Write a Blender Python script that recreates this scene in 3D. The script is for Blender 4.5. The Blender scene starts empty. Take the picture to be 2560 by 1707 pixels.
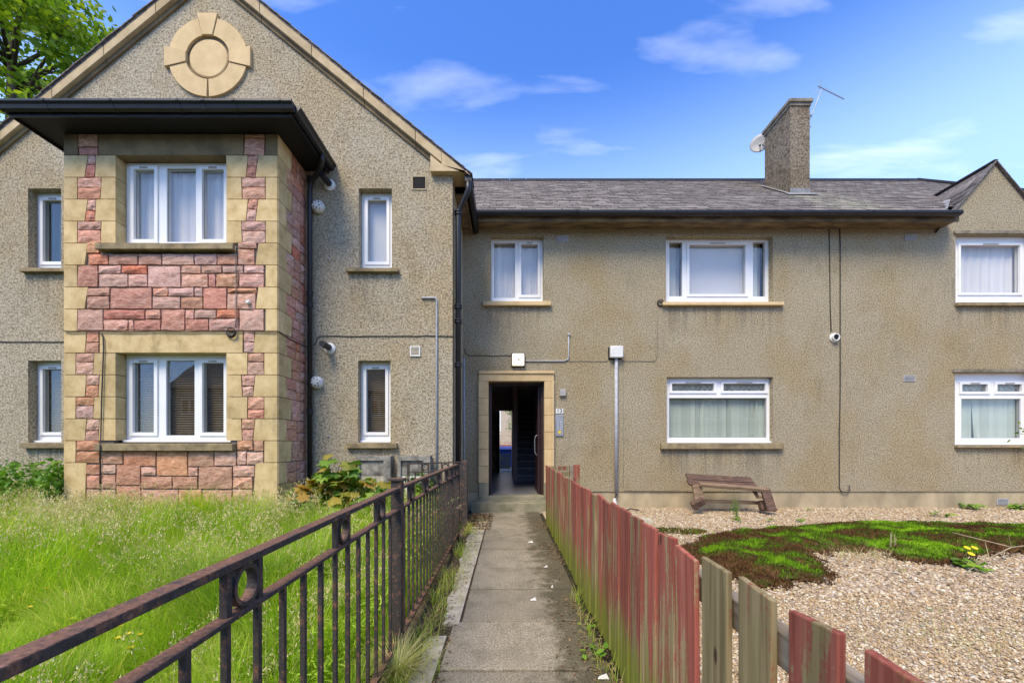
import bpy, math, random
import numpy as np
from mathutils import Vector, Matrix

R = math.radians
random.seed(7)
rng = np.random.default_rng(11)
scene = bpy.context.scene
COL = scene.collection

# ------------------------------------------------------------------ camera
CAM_H = 1.25
cam_data = bpy.data.cameras.new("camera")
cam_data.sensor_width = 36.0
cam_data.lens = 980.0 / 2560.0 * 36.0
cam_data.shift_x = 10.0 / 2560.0
cam_data.shift_y = 256.5 / 2560.0
cam_data.clip_start = 0.05
cam_data.clip_end = 3000.0
cam = bpy.data.objects.new("camera", cam_data)
COL.objects.link(cam)
cam.location = (0.0, 0.0, CAM_H)
cam.rotation_euler = (R(90), 0.0, 0.0)
scene.camera = cam

# ------------------------------------------------------------------ sky, sun, exposure
SUN_EL, SUN_AZ = 54.0, 208.0      # degrees; azimuth clockwise from +Y (behind and left of the camera)
world = bpy.data.worlds.new("World")
scene.world = world
world.use_nodes = True
wn = world.node_tree
for n in list(wn.nodes):
    wn.nodes.remove(n)
w_out = wn.nodes.new("ShaderNodeOutputWorld")
w_bg = wn.nodes.new("ShaderNodeBackground")
w_bg.inputs["Strength"].default_value = 0.145
w_sky = wn.nodes.new("ShaderNodeTexSky")
w_sky.sky_type = 'NISHITA'
w_sky.sun_disc = False
w_sky.sun_elevation = R(SUN_EL)
w_sky.sun_rotation = R(SUN_AZ)
w_sky.air_density = 1.0
w_sky.dust_density = 0.3
w_sky.ozone_density = 2.0
w_tc = wn.nodes.new("ShaderNodeTexCoord")
w_sep = wn.nodes.new("ShaderNodeSeparateXYZ")
wn.links.new(w_tc.outputs["Generated"], w_sep.inputs[0])


def wmath(op, a, b=None):
    n = wn.nodes.new("ShaderNodeMath")
    n.operation = op
    for i, v in enumerate((a, b)):
        if v is None:
            continue
        if isinstance(v, (int, float)):
            n.inputs[i].default_value = v
        else:
            wn.links.new(v, n.inputs[i])
    return n.outputs[0]


w_z = wmath('ADD', wmath('MAXIMUM', w_sep.outputs[2], 0.0), 0.12)
w_u = wmath('DIVIDE', w_sep.outputs[0], w_z)
w_v = wmath('DIVIDE', w_sep.outputs[1], w_z)
w_cmb = wn.nodes.new("ShaderNodeCombineXYZ")
wn.links.new(w_u, w_cmb.inputs[0])
wn.links.new(w_v, w_cmb.inputs[1])
w_map = wn.nodes.new("ShaderNodeMapping")
w_map.inputs["Rotation"].default_value = (0, 0, R(-20))
w_map.inputs["Scale"].default_value = (1.7, 5.0, 1.0)
w_map.inputs["Location"].default_value = (6.38, 7.32, 0.0)
wn.links.new(w_cmb.outputs[0], w_map.inputs[0])
w_noise = wn.nodes.new("ShaderNodeTexNoise")
w_noise.inputs["Scale"].default_value = 1.15
w_noise.inputs["Detail"].default_value = 7.0
w_noise.inputs["Roughness"].default_value = 0.50
w_noise.inputs["Distortion"].default_value = 0.25
wn.links.new(w_map.outputs[0], w_noise.inputs["Vector"])
w_ramp = wn.nodes.new("ShaderNodeValToRGB")
w_ramp.color_ramp.elements[0].position = 0.56
w_ramp.color_ramp.elements[0].color = (0, 0, 0, 1)
w_ramp.color_ramp.elements[1].position = 0.86
w_ramp.color_ramp.elements[1].color = (1, 1, 1, 1)
wn.links.new(w_noise.outputs["Fac"], w_ramp.inputs[0])
w_hs = wn.nodes.new("ShaderNodeHueSaturation")
w_hs.inputs["Saturation"].default_value = 1.12
w_hs.inputs["Value"].default_value = 1.0
w_tint = wn.nodes.new("ShaderNodeMixRGB")
w_tint.blend_type = 'MULTIPLY'
w_tint.inputs[0].default_value = 1.0
w_tint.inputs[2].default_value = (0.92, 1.02, 1.42, 1)
wn.links.new(w_sky.outputs[0], w_tint.inputs[1])
wn.links.new(w_tint.outputs[0], w_hs.inputs["Color"])
w_mix = wn.nodes.new("ShaderNodeMixRGB")
w_mix.inputs[2].default_value = (7.6, 7.7, 7.8, 1)
wn.links.new(wmath('MULTIPLY', w_ramp.outputs[0], 0.44), w_mix.inputs[0])
# paler air towards the horizon, the same all round
w_low = wn.nodes.new("ShaderNodeMapRange")
w_low.interpolation_type = 'SMOOTHSTEP'
w_low.inputs[1].default_value = 0.70
w_low.inputs[2].default_value = 0.42
wn.links.new(w_sep.outputs[2], w_low.inputs[0])
w_pale = wn.nodes.new("ShaderNodeMixRGB")
w_pale.inputs[2].default_value = (4.0, 5.6, 7.6, 1)
wn.links.new(wmath('MULTIPLY', w_low.outputs[0], 0.46), w_pale.inputs[0])
wn.links.new(w_hs.outputs[0], w_pale.inputs[1])
wn.links.new(w_pale.outputs[0], w_mix.inputs[1])
wn.links.new(w_mix.outputs[0], w_bg.inputs["Color"])
wn.links.new(w_bg.outputs[0], w_out.inputs["Surface"])

sun_data = bpy.data.lights.new("sun", 'SUN')
sun_data.energy = 3.0
sun_data.angle = R(26)
sun_data.color = (1.0, 0.865, 0.62)
sun = bpy.data.objects.new("sun", sun_data)
COL.objects.link(sun)
_az, _el = R(SUN_AZ), R(SUN_EL)
_sd = Vector((math.sin(_az) * math.cos(_el), math.cos(_az) * math.cos(_el), math.sin(_el)))
sun.rotation_euler = (-_sd).to_track_quat('-Z', 'Y').to_euler()
sun.location = _sd * 40

scene.view_settings.view_transform = 'Standard'
scene.view_settings.look = 'None'
scene.view_settings.gamma = 1.0
scene.view_settings.exposure = 0.82
scene.render.engine = 'CYCLES'
scene.cycles.use_denoising = True
scene.cycles.max_bounces = 6
scene.cycles.transparent_max_bounces = 12


# ------------------------------------------------------------------ pixel helpers (2352 px wide copy of the photograph)
def D(px, py, d):
    return Vector(((px - 1166.9) / 900.4 * d, d, CAM_H - (py - 1019.9) / 900.4 * d))


def DX(px, d):
    return (px - 1166.9) / 900.4 * d


def DZ(py, d):
    return CAM_H - (py - 1019.9) / 900.4 * d


def ground_pt(px, py, z=0.03):
    d = (CAM_H - z) * 900.4 / (py - 1019.9)
    return Vector((DX(px, d), d, z))


# ------------------------------------------------------------------ material helpers
MATS = {}


class NT:
    def __init__(self, name):
        self.m = bpy.data.materials.new(name)
        self.m.use_nodes = True
        self.t = self.m.node_tree
        for n in list(self.t.nodes):
            self.t.nodes.remove(n)
        self.out = self.t.nodes.new("ShaderNodeOutputMaterial")
        MATS[name] = self.m

    def n(self, typ, ins=None, **props):
        nd = self.t.nodes.new("ShaderNode" + typ)
        for k, v in props.items():
            setattr(nd, k, v)
        for k, v in (ins or {}).items():
            self.put(nd.inputs[k], v)
        return nd

    def put(self, sock, v):
        if isinstance(v, bpy.types.NodeSocket):
            self.t.links.new(v, sock)
        elif isinstance(v, (tuple, list)) and len(v) == 3 and sock.type == 'RGBA':
            sock.default_value = (*v, 1)
        else:
            sock.default_value = v

    def math(self, op, a, b=0.0, c=None, clamp=False):
        nd = self.t.nodes.new("ShaderNodeMath")
        nd.operation = op
        nd.use_clamp = clamp
        self.put(nd.inputs[0], a)
        self.put(nd.inputs[1], b)
        if c is not None:
            self.put(nd.inputs[2], c)
        return nd.outputs[0]

    def step(self, v, lo, hi):
        nd = self.t.nodes.new("ShaderNodeMapRange")
        nd.interpolation_type = 'SMOOTHSTEP'
        self.put(nd.inputs[0], v)
        nd.inputs[1].default_value = lo
        nd.inputs[2].default_value = hi
        return nd.outputs[0]

    def mix(self, f, a, b, mode='MIX'):
        nd = self.t.nodes.new("ShaderNodeMixRGB")
        nd.blend_type = mode
        self.put(nd.inputs[0], f)
        self.put(nd.inputs[1], a)
        self.put(nd.inputs[2], b)
        return nd.outputs[0]

    def pos(self):
        return self.n("NewGeometry").outputs["Position"]

    def obj(self):
        return self.n("TexCoord").outputs["Object"]

    def scale(self, vec, s):
        return self.n("Mapping", {"Vector": vec, "Scale": s}).outputs[0]

    def noise(self, vec, scale, detail=4.0, rough=0.55, dist=0.0):
        return self.n("TexNoise", {"Vector": vec, "Scale": scale, "Detail": detail, "Roughness": rough, "Distortion": dist}).outputs["Fac"]

    def voro(self, vec, scale, feature='F1', out="Distance"):
        return self.n("TexVoronoi", {"Vector": vec, "Scale": scale}, feature=feature).outputs[out]

    def ramp(self, v, stops):
        nd = self.t.nodes.new("ShaderNodeValToRGB")
        cr = nd.color_ramp
        while len(cr.elements) < len(stops):
            cr.elements.new(0.5)
        for e, (p, c) in zip(cr.elements, stops):
            e.position = p
            e.color = (*c, 1) if len(c) == 3 else c
        self.put(nd.inputs[0], v)
        return nd.outputs[0]

    def rand(self):
        return self.n("ObjectInfo").outputs["Random"]

    def attr(self, name, out="Fac"):
        return self.n("Attribute", attribute_name=name).outputs[out]

    def bump(self, h, strength=0.4, dist=0.01, normal=None):
        ins = {"Height": h, "Strength": strength, "Distance": dist}
        if normal is not None:
            ins["Normal"] = normal
        return self.n("Bump", ins).outputs[0]

    def principled(self, col, rough=0.8, spec=0.3, metal=0.0, normal=None, **extra):
        ins = {"Base Color": col, "Roughness": rough, "Specular IOR Level": spec, "Metallic": metal}
        if normal is not None:
            ins["Normal"] = normal
        ins.update(extra)
        p = self.n("BsdfPrincipled", ins)
        return p.outputs[0]

    def done(self, sh):
        self.t.links.new(sh, self.out.inputs["Surface"])
        return self.m


def simple(name, c1, c2=None, scale=8.0, rough=0.7, bump=0.0, bscale=40.0, bdist=0.004, rand=0.0, metal=0.0, spec=0.3, stretch=(1, 1, 1), coord='pos', lo=0.35, hi=0.65):
    t = NT(name)
    vec = t.pos() if coord == 'pos' else t.obj()
    vec = t.scale(vec, stretch)
    c2 = c2 or tuple(v * 0.75 for v in c1)
    f = t.noise(vec, scale, 5.0, 0.6)
    col = t.ramp(f, [(lo, c2), (hi, c1)])
    if rand > 0:
        v = t.math('MULTIPLY_ADD', t.rand(), 2 * rand, 1.0 - rand)
        col = t.n("HueSaturation", {"Value": v, "Color": col}).outputs[0]
    nrm = None
    if bump > 0:
        nrm = t.bump(t.noise(vec, bscale, 5.0, 0.65), bump, bdist)
    return t.done(t.principled(col, rough, spec, metal, nrm))


# --- harling (pebble-dash render)
def harl(name, light, mid, dark, tint, sills, blot=30.0, w=1.0):
    t = NT(name)
    p = t.pos()
    f1 = t.noise(p, blot, 3.0, 0.6)
    f2 = t.noise(p, blot * 2.7, 3.0, 0.6)
    f = t.math('ADD', t.math('MULTIPLY', f1, 0.55), t.math('MULTIPLY', f2, 0.45))
    col = t.ramp(f, [(0.49 - .085 * w, dark), (0.49 - .02 * w, mid), (0.49 + .045 * w, light), (0.49 + .12 * w, tuple(min(1, v * 1.25) for v in light))])
    # broad weather blotches: warmer, greyer and darker areas
    b = t.noise(t.scale(p, (1.0, 1.0, 0.7)), 0.9, 5.0, 0.62)
    col = t.mix(t.math('MULTIPLY', t.step(b, 0.42, 0.66), 0.85), col, t.mix(1.0, col, tint, 'MULTIPLY'))
    b3 = t.noise(t.scale(p, (0.8, 0.8, 1.3)), 0.75, 5.0, 0.65, 0.4)
    col = t.mix(t.math('MULTIPLY', t.step(b3, 0.50, 0.70), 0.55), col, t.mix(1.0, col, (1.10, 1.13, 1.18), 'MULTIPLY'))
    b2 = t.noise(t.scale(p, (1.0, 1.0, 0.6)), 2.3, 6.0, 0.68)
    col = t.mix(t.math('MULTIPLY', t.step(b2, 0.52, 0.72), 0.45), col, t.mix(1.0, col, (0.66, 0.65, 0.62), 'MULTIPLY'))
    # run-off streaks below the sills
    sx = t.n("SeparateXYZ", {0: p})
    streak = t.noise(t.scale(p, (9.0, 9.0, 0.45)), 1.0, 4.0, 0.7)
    tot = None
    for (x0, x1, zb) in sills:
        mx = t.math('MULTIPLY', t.step(sx.outputs[0], x0 - 0.06, x0 + 0.05), t.math('SUBTRACT', 1.0, t.step(sx.outputs[0], x1 - 0.05, x1 + 0.06)))
        below = t.math('SUBTRACT', zb, sx.outputs[2])
        mz = t.math('MULTIPLY', t.step(below, -0.05, 0.02), t.math('SUBTRACT', 1.0, t.step(below, 0.05, 0.75)))
        m = t.math('MULTIPLY', mx, mz)
        tot = m if tot is None else t.math('MAXIMUM', tot, m)
    if tot is not None:
        dk = t.math('MULTIPLY', t.math('MULTIPLY', tot, t.step(streak, 0.46, 0.62)), 0.36)
        col = t.mix(dk, col, (0.085, 0.078, 0.072))
        lt = t.math('MULTIPLY', t.math('MULTIPLY', tot, t.math('SUBTRACT', 1.0, t.step(streak, 0.30, 0.42))), 0.45)
        col = t.mix(lt, col, (0.42, 0.38, 0.31))
    h = t.math('ADD', t.math('MULTIPLY', t.noise(p, blot * 1.6, 4.0, 0.7), 1.0), t.math('MULTIPLY', t.voro(p, 95.0), 0.5))
    nrm = t.bump(h, 0.75, 0.018)
    return t.done(t.principled(col, 0.92, 0.15, 0.0, nrm))


def fence_wood(name):
    t = NT(name)
    p = t.pos()
    r = t.rand()
    # each board gets its own grain
    off = t.n("CombineXYZ", {0: t.math('MULTIPLY', r, 37.0), 1: t.math('MULTIPLY', r, 11.0), 2: t.math('MULTIPLY', r, 5.0)}).outputs[0]
    q = t.n("VectorMath", {0: p, 1: off}, operation='ADD').outputs[0]
    grain = t.noise(t.scale(q, (48.0, 48.0, 1.6)), 1.0, 5.0, 0.6, 0.6)
    wear = t.noise(t.scale(q, (13.0, 13.0, 1.5)), 1.0, 5.0, 0.65)
    wear = t.math('ADD', wear, t.math('MULTIPLY', t.math('SUBTRACT', grain, 0.5), 0.30))
    wear = t.math('ADD', wear, t.math('MULTIPLY', t.step(t.n("TexWhiteNoise", {"W": r}, noise_dimensions='1D').outputs[0], 0.50, 1.0), 0.17))
    zz = t.n("SeparateXYZ", {0: p}).outputs[2]
    wear = t.math('ADD', wear, t.math('MULTIPLY', t.math('SUBTRACT', 0.62, zz), 0.16))
    speck = t.noise(q, 70.0, 4.0, 0.7)
    red = t.ramp(grain, [(0.3, (0.19, 0.050, 0.034)), (0.52, (0.29, 0.082, 0.056)), (0.72, (0.38, 0.145, 0.10))])
    bare = t.ramp(grain, [(0.3, (0.16, 0.125, 0.055)), (0.5, (0.26, 0.20, 0.095)), (0.72, (0.38, 0.30, 0.17))])
    col = t.mix(t.step(t.math('ADD', wear, t.math('MULTIPLY', t.math('SUBTRACT', speck, 0.5), 0.25)), 0.51, 0.62), red, bare)
    col = t.n("HueSaturation", {"Value": t.math('MULTIPLY_ADD', t.n("TexWhiteNoise", {"W": t.math('ADD', r, 5.3)}, noise_dimensions='1D').outputs[0], 0.5, 0.76), "Color": col}).outputs[0]
    knots = t.voro(t.scale(q, (9.0, 9.0, 3.2)), 1.0)
    col = t.mix(t.math('SUBTRACT', 1.0, t.step(knots, 0.05, 0.11)), col, (0.06, 0.03, 0.02))
    z = t.n("SeparateXYZ", {0: p}).outputs[2]
    alg_n = t.noise(t.scale(q, (20.0, 20.0, 1.5)), 1.0, 4.0, 0.6)
    alg = t.math('ADD', t.math('MULTIPLY', t.math('SUBTRACT', alg_n, 0.5), 0.75), t.math('MULTIPLY', z, -1.0))
    algae = t.ramp(grain, [(0.3, (0.10, 0.115, 0.012)), (0.7, (0.24, 0.27, 0.03))])
    col = t.mix(t.math('MULTIPLY', t.step(alg, -0.42, -0.10), 0.9), col, algae)
    col = t.mix(t.math('MULTIPLY', t.step(alg_n, 0.56, 0.68), 0.35), col, (0.17, 0.16, 0.05))
    nrm = t.bump(grain, 0.5, 0.004)
    return t.done(t.principled(col, 0.85, 0.2, 0.0, nrm))


def iron(name):
    t = NT(name)
    p = t.pos()
    f = t.noise(p, 26.0, 6.0, 0.7)
    f2 = t.noise(p, 140.0, 3.0, 0.6)
    nz = t.n("SeparateXYZ", {0: t.n("NewGeometry").outputs["Normal"]}).outputs[2]
    rust = t.ramp(f2, [(0.3, (0.10, 0.045, 0.026)), (0.6, (0.25, 0.115, 0.060)), (0.8, (0.40, 0.25, 0.18))])
    dark = t.ramp(f2, [(0.3, (0.020, 0.017, 0.016)), (0.7, (0.058, 0.048, 0.042))])
    fac = t.math('ADD', t.step(f, 0.50, 0.66), t.math('MULTIPLY', t.step(nz, 0.3, 0.9), t.step(f, 0.26, 0.52)), clamp=True)
    col = t.mix(t.math('MULTIPLY', fac, 0.68), dark, rust)
    nrm = t.bump(t.math('ADD', f, t.math('MULTIPLY', f2, 0.5)), 0.35, 0.003)
    return t.done(t.principled(col, 0.68, 0.4, 0.0, nrm))


def glass(name, tint, refl=0.14):
    t = NT(name)
    tr = t.n("BsdfTransparent", {"Color": tint}).outputs[0]
    wob = t.bump(t.noise(t.pos(), 2.2, 1.0), 0.05, 0.02)
    gl = t.n("BsdfGlossy", {"Color": (1, 1, 1), "Roughness": 0.015, "Normal": wob}).outputs[0]
    fc = t.n("LayerWeight", {"Blend": 0.5}).outputs["Facing"]
    fac = t.math('ADD', t.math('MULTIPLY', t.math('POWER', fc, 5.0), 0.8), 0.035 + refl, clamp=True)
    ms = t.n("MixShader", {0: fac, 1: tr, 2: gl}).outputs[0]
    return t.done(ms)


def leafy(name, stops, trans=0.35, attr='rnd', tattr=None, rough=0.55, spec=0.3):
    t = NT(name)
    a = t.attr(attr) if attr else t.rand()
    col = t.ramp(a, stops)
    if tattr:
        col = t.mix(1.0, col, t.ramp(t.attr(tattr), tattr_stops), 'MULTIPLY')
    big = t.noise(t.pos(), 1.4, 3.0, 0.6)
    col = t.n("HueSaturation", {"Value": t.math('MULTIPLY_ADD', big, 0.8, 0.6), "Color": col}).outputs[0]
    d = t.principled(col, rough, spec)
    tl = t.n("BsdfTranslucent", {"Color": t.mix(1.0, col, (1.15, 1.25, 0.55), 'MULTIPLY')}).outputs[0]
    return t.done(t.n("MixShader", {0: trans, 1: d, 2: tl}).outputs[0])


# ------------------------------------------------------------------ object helpers
WLOC = {}


def tag(o, label=None, cat=None, group=None, kind=None):
    if label:
        o["label"] = label
    if cat:
        o["category"] = cat
    if group:
        o["group"] = group
    if kind:
        o["kind"] = kind
    return o


def empty(name, loc, label=None, cat=None, group=None, parent=None):
    o = bpy.data.objects.new(name, None)
    o.empty_display_size = 0.2
    COL.objects.link(o)
    loc = Vector(loc)
    o.location = loc - (WLOC[parent.name] if parent else Vector((0, 0, 0)))
    WLOC[o.name] = loc
    if parent:
        o.parent = parent
    return tag(o, label, cat, group)


def link_mesh(name, me, mat, parent, origin):
    o = bpy.data.objects.new(name, me)
    COL.objects.link(o)
    origin = Vector(origin)
    o.location = origin - (WLOC[parent.name] if parent else Vector((0, 0, 0)))
    WLOC[o.name] = origin
    if parent:
        o.parent = parent
    if mat:
        me.materials.append(MATS[mat] if isinstance(mat, str) else mat)
    return o


class MB:
    """collects faces in world coordinates and links them as one mesh object"""

    def __init__(self):
        self.v = []
        self.f = []

    def quad(self, a, b, c, d):
        i = len(self.v)
        self.v += [tuple(a), tuple(b), tuple(c), tuple(d)]
        self.f.append((i, i + 1, i + 2, i + 3))
        return self

    def hexa(self, p):
        """eight corners: bottom ring 0-3 counter-clockwise from above, top ring 4-7"""
        i = len(self.v)
        self.v += [tuple(q) for q in p]
        for f in ((3, 2, 1, 0), (4, 5, 6, 7), (0, 1, 5, 4), (1, 2, 6, 5), (2, 3, 7, 6), (3, 0, 4, 7)):
            self.f.append(tuple(i + k for k in f))
        return self

    def box(self, x0, x1, y0, y1, z0, z1):
        return self.hexa([(x0, y0, z0), (x1, y0, z0), (x1, y1, z0), (x0, y1, z0), (x0, y0, z1), (x1, y0, z1), (x1, y1, z1), (x0, y1, z1)])

    def prism(self, poly, y0, y1):
        """polygon in x,z (counter-clockwise seen from -y) extruded along y"""
        i = len(self.v)
        n = len(poly)
        self.v += [(x, y0, z) for x, z in poly] + [(x, y1, z) for x, z in poly]
        self.f.append(tuple(range(i, i + n)))
        self.f.append(tuple(range(i + 2 * n - 1, i + n - 1, -1)))
        for k in range(n):
            k2 = (k + 1) % n
            self.f.append((i + k2, i + k, i + n + k, i + n + k2))
        return self

    def sweep_x(self, prof, x0, x1, cap=True):
        """profile in y,z swept along x"""
        i = len(self.v)
        n = len(prof)
        self.v += [(x0, y, z) for y, z in prof] + [(x1, y, z) for y, z in prof]
        for k in range(n):
            k2 = (k + 1) % n
            self.f.append((i + k, i + k2, i + n + k2, i + n + k))
        if cap:
            self.f.append(tuple(range(i + n - 1, i - 1, -1)))
            self.f.append(tuple(range(i + n, i + 2 * n)))
        return self

    def sweep_y(self, prof, y0, y1, cap=True):
        """profile in x,z swept along y"""
        i = len(self.v)
        n = len(prof)
        self.v += [(x, y0, z) for x, z in prof] + [(x, y1, z) for x, z in prof]
        for k in range(n):
            k2 = (k + 1) % n
            self.f.append((i + k2, i + k, i + n + k, i + n + k2))
        if cap:
            self.f.append(tuple(range(i, i + n)))
            self.f.append(tuple(range(i + 2 * n - 1, i + n - 1, -1)))
        return self

    def tube(self, pts, r, n=8, cap=True):
        pts = [Vector(p) for p in pts]
        rs = r if isinstance(r, (list, tuple)) else [r] * len(pts)
        base = len(self.v)
        up = None
        for k, p in enumerate(pts):
            if k == 0:
                t = pts[1] - pts[0]
            elif k == len(pts) - 1:
                t = pts[-1] - pts[-2]
            else:
                t = (pts[k + 1] - p).normalized() + (p - pts[k - 1]).normalized()
            t.normalize()
            if up is None:
                up = Vector((0, 0, 1)) if abs(t.z) < 0.9 else Vector((0, 1, 0))
            s = t.cross(up)
            if s.length < 1e-5:
                s = t.cross(Vector((1, 0, 0)))
            s.normalize()
            up = s.cross(t).normalized()
            for j in range(n):
                a = 2 * math.pi * j / n
                self.v.append(tuple(p + (s * math.cos(a) + up * math.sin(a)) * rs[k]))
        for k in range(len(pts) - 1):
            for j in range(n):
                j2 = (j + 1) % n
                a = base + k * n
                self.f.append((a + j, a + j2, a + n + j2, a + n + j))
        if cap:
            self.f.append(tuple(base + j for j in range(n - 1, -1, -1)))
            e = base + (len(pts) - 1) * n
            self.f.append(tuple(e + j for j in range(n)))
        return self

    def beam(self, p0, p1, w, h, up=(0, 0, 1)):
        p0, p1, up = Vector(p0), Vector(p1), Vector(up)
        t = (p1 - p0).normalized()
        s = t.cross(up).normalized()
        u = s.cross(t).normalized()
        s *= w / 2
        u *= h / 2
        return self.hexa([p0 - s - u, p0 + s - u, p1 + s - u, p1 - s - u, p0 - s + u, p0 + s + u, p1 + s + u, p1 - s + u])

    def lathe(self, prof, c, axis=(0, 0, 1), n=16):
        """profile of (radius, height) turned about an axis through c"""
        c, ax = Vector(c), Vector(axis).normalized()
        s = ax.orthogonal().normalized()
        u = ax.cross(s)
        b = len(self.v)
        for r, h in prof:
            for j in range(n):
                a = 2 * math.pi * j / n
                self.v.append(tuple(c + ax * h + (s * math.cos(a) + u * math.sin(a)) * r))
        for k in range(len(prof) - 1):
            for j in range(n):
                j2 = (j + 1) % n
                self.f.append((b + k * n + j, b + k * n + j2, b + (k + 1) * n + j2, b + (k + 1) * n + j))
        self.f.append(tuple(b + j for j in range(n - 1, -1, -1)))
        e = b + (len(prof) - 1) * n
        self.f.append(tuple(e + j for j in range(n)))
        return self

    def ring(self, c, ax, r, rt, n=20, m=6):
        c, ax = Vector(c), Vector(ax).normalized()
        s = ax.orthogonal().normalized()
        u = ax.cross(s)
        b = len(self.v)
        for i in range(n):
            a = 2 * math.pi * i / n
            d = s * math.cos(a) + u * math.sin(a)
            for j in range(m):
                e = 2 * math.pi * j / m
                self.v.append(tuple(c + d * (r + rt * math.cos(e)) + ax * rt * math.sin(e)))
        for i in range(n):
            i2 = (i + 1) % n
            for j in range(m):
                j2 = (j + 1) % m
                self.f.append((b + i * m + j, b + i2 * m + j, b + i2 * m + j2, b + i * m + j2))
        return self

    def plate(self, x0, x1, z0, z1, y, thick, holes=(), back=True):
        """slab facing -y with rectangular holes"""
        xs = sorted({x0, x1, *[h[0] for h in holes], *[h[1] for h in holes]})
        zs = sorted({z0, z1, *[h[2] for h in holes], *[h[3] for h in holes]})
        xs = [x for x in xs if x0 <= x <= x1]
        zs = [z for z in zs if z0 <= z <= z1]

        def solid(i, j):
            if i < 0 or j < 0 or i >= len(xs) - 1 or j >= len(zs) - 1:
                return False
            cx, cz = (xs[i] + xs[i + 1]) / 2, (zs[j] + zs[j + 1]) / 2
            return not any(h[0] < cx < h[1] and h[2] < cz < h[3] for h in holes)
        yb = y + thick
        for i in range(len(xs) - 1):
            for j in range(len(zs) - 1):
                if not solid(i, j):
                    continue
                a, b, c, d = xs[i], xs[i + 1], zs[j], zs[j + 1]
                self.quad((a, y, c), (b, y, c), (b, y, d), (a, y, d))
                if back:
                    self.quad((b, yb, c), (a, yb, c), (a, yb, d), (b, yb, d))
                if not solid(i - 1, j):
                    self.quad((a, yb, c), (a, y, c), (a, y, d), (a, yb, d))
                if not solid(i + 1, j):
                    self.quad((b, y, c), (b, yb, c), (b, yb, d), (b, y, d))
                if not solid(i, j - 1):
                    self.quad((a, yb, c), (b, yb, c), (b, y, c), (a, y, c))
                if not solid(i, j + 1):
                    self.quad((a, y, d), (b, y, d), (b, yb, d), (a, yb, d))
        return self

    def build(self, name, mat, parent=None, smooth=False, bevel=0.0, label=None, cat=None, group=None, kind=None, weld=False):
        v = np.array(self.v, dtype=float)
        lo, hi = v.min(0), v.max(0)
        c = np.array([(lo[0] + hi[0]) / 2, (lo[1] + hi[1]) / 2, lo[2]])
        me = bpy.data.meshes.new(name)
        me.from_pydata([tuple(q) for q in (v - c)], [], self.f)
        me.update()
        if smooth:
            me.polygons.foreach_set("use_smooth", [True] * len(me.polygons))
        o = link_mesh(name, me, mat, parent, c)
        if bevel > 0:
            b = o.modifiers.new("bevel", 'BEVEL')
            b.width = bevel
            b.segments = 2
            b.limit_method = 'ANGLE'
        return tag(o, label, cat, group, kind)


def np_mesh(name, V, quads=None, tris=None, mat=None, parent=None, vattr=None, fattr=None, smooth=False, origin=None):
    """one big mesh from numpy arrays; vattr / fattr are dicts of float arrays (quads first, then tris)"""
    V = np.asarray(V, dtype=np.float32)
    org = np.array(origin if origin is not None else [V[:, 0].mean(), V[:, 1].mean(), V[:, 2].min()], dtype=np.float32)
    me = bpy.data.meshes.new(name)
    nq = 0 if quads is None else len(quads)
    ntr = 0 if tris is None else len(tris)
    loops = np.concatenate(([quads.reshape(-1)] if nq else []) + ([tris.reshape(-1)] if ntr else [])).astype(np.int32)
    starts = np.concatenate([np.arange(nq) * 4, nq * 4 + np.arange(ntr) * 3]).astype(np.int32)
    me.vertices.add(len(V))
    me.vertices.foreach_set("co", (V - org).reshape(-1))
    me.loops.add(len(loops))
    me.loops.foreach_set("vertex_index", loops)
    me.polygons.add(nq + ntr)
    me.polygons.foreach_set("loop_start", starts)
    me.update(calc_edges=True)
    if smooth:
        me.polygons.foreach_set("use_smooth", np.ones(nq + ntr, dtype=bool))
    for k, a in (vattr or {}).items():
        at = me.attributes.new(k, 'FLOAT', 'POINT')
        at.data.foreach_set("value", np.asarray(a, dtype=np.float32))
    for k, a in (fattr or {}).items():
        at = me.attributes.new(k, 'FLOAT', 'FACE')
        at.data.foreach_set("value", np.asarray(a, dtype=np.float32))
    me.validate()
    return link_mesh(name, me, mat, parent, tuple(float(x) for x in org))


def scatter(name, tv, tf, P, ang, scl, tilt, mat, parent=None, rnd=None, smooth=False):
    """many copies of a small template joined into one mesh; tf quads or tris array"""
    n = len(P)
    tv = np.asarray(tv, dtype=np.float32)
    tf = np.asarray(tf, dtype=np.int32)
    m = len(tv)
    scl = np.asarray(scl, dtype=np.float32)
    if scl.ndim == 1:
        scl = np.stack([scl] * 3, 1)
    L = tv[None] * scl[:, None, :]
    ax, ay = tilt[:, 0], tilt[:, 1]
    cx, sx = np.cos(ax)[:, None], np.sin(ax)[:, None]
    y, z = L[..., 1] * cx - L[..., 2] * sx, L[..., 1] * sx + L[..., 2] * cx
    cy, sy = np.cos(ay)[:, None], np.sin(ay)[:, None]
    x, z = L[..., 0] * cy + z * sy, -L[..., 0] * sy + z * cy
    cz, sz = np.cos(ang)[:, None], np.sin(ang)[:, None]
    X, Y = x * cz - y * sz, x * sz + y * cz
    V = np.stack([X, Y, z], -1) + np.asarray(P, dtype=np.float32)[:, None, :]
    F = (tf[None] + (np.arange(n) * m)[:, None, None]).reshape(-1, tf.shape[1])
    if rnd is None:
        rnd = rng.random(n)
    fa = np.repeat(rnd, len(tf))
    kw = dict(quads=F) if tf.shape[1] == 4 else dict(tris=F)
    return np_mesh(name, V.reshape(-1, 3), mat=mat, parent=parent, fattr={'rnd': fa}, smooth=smooth, **kw)

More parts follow.
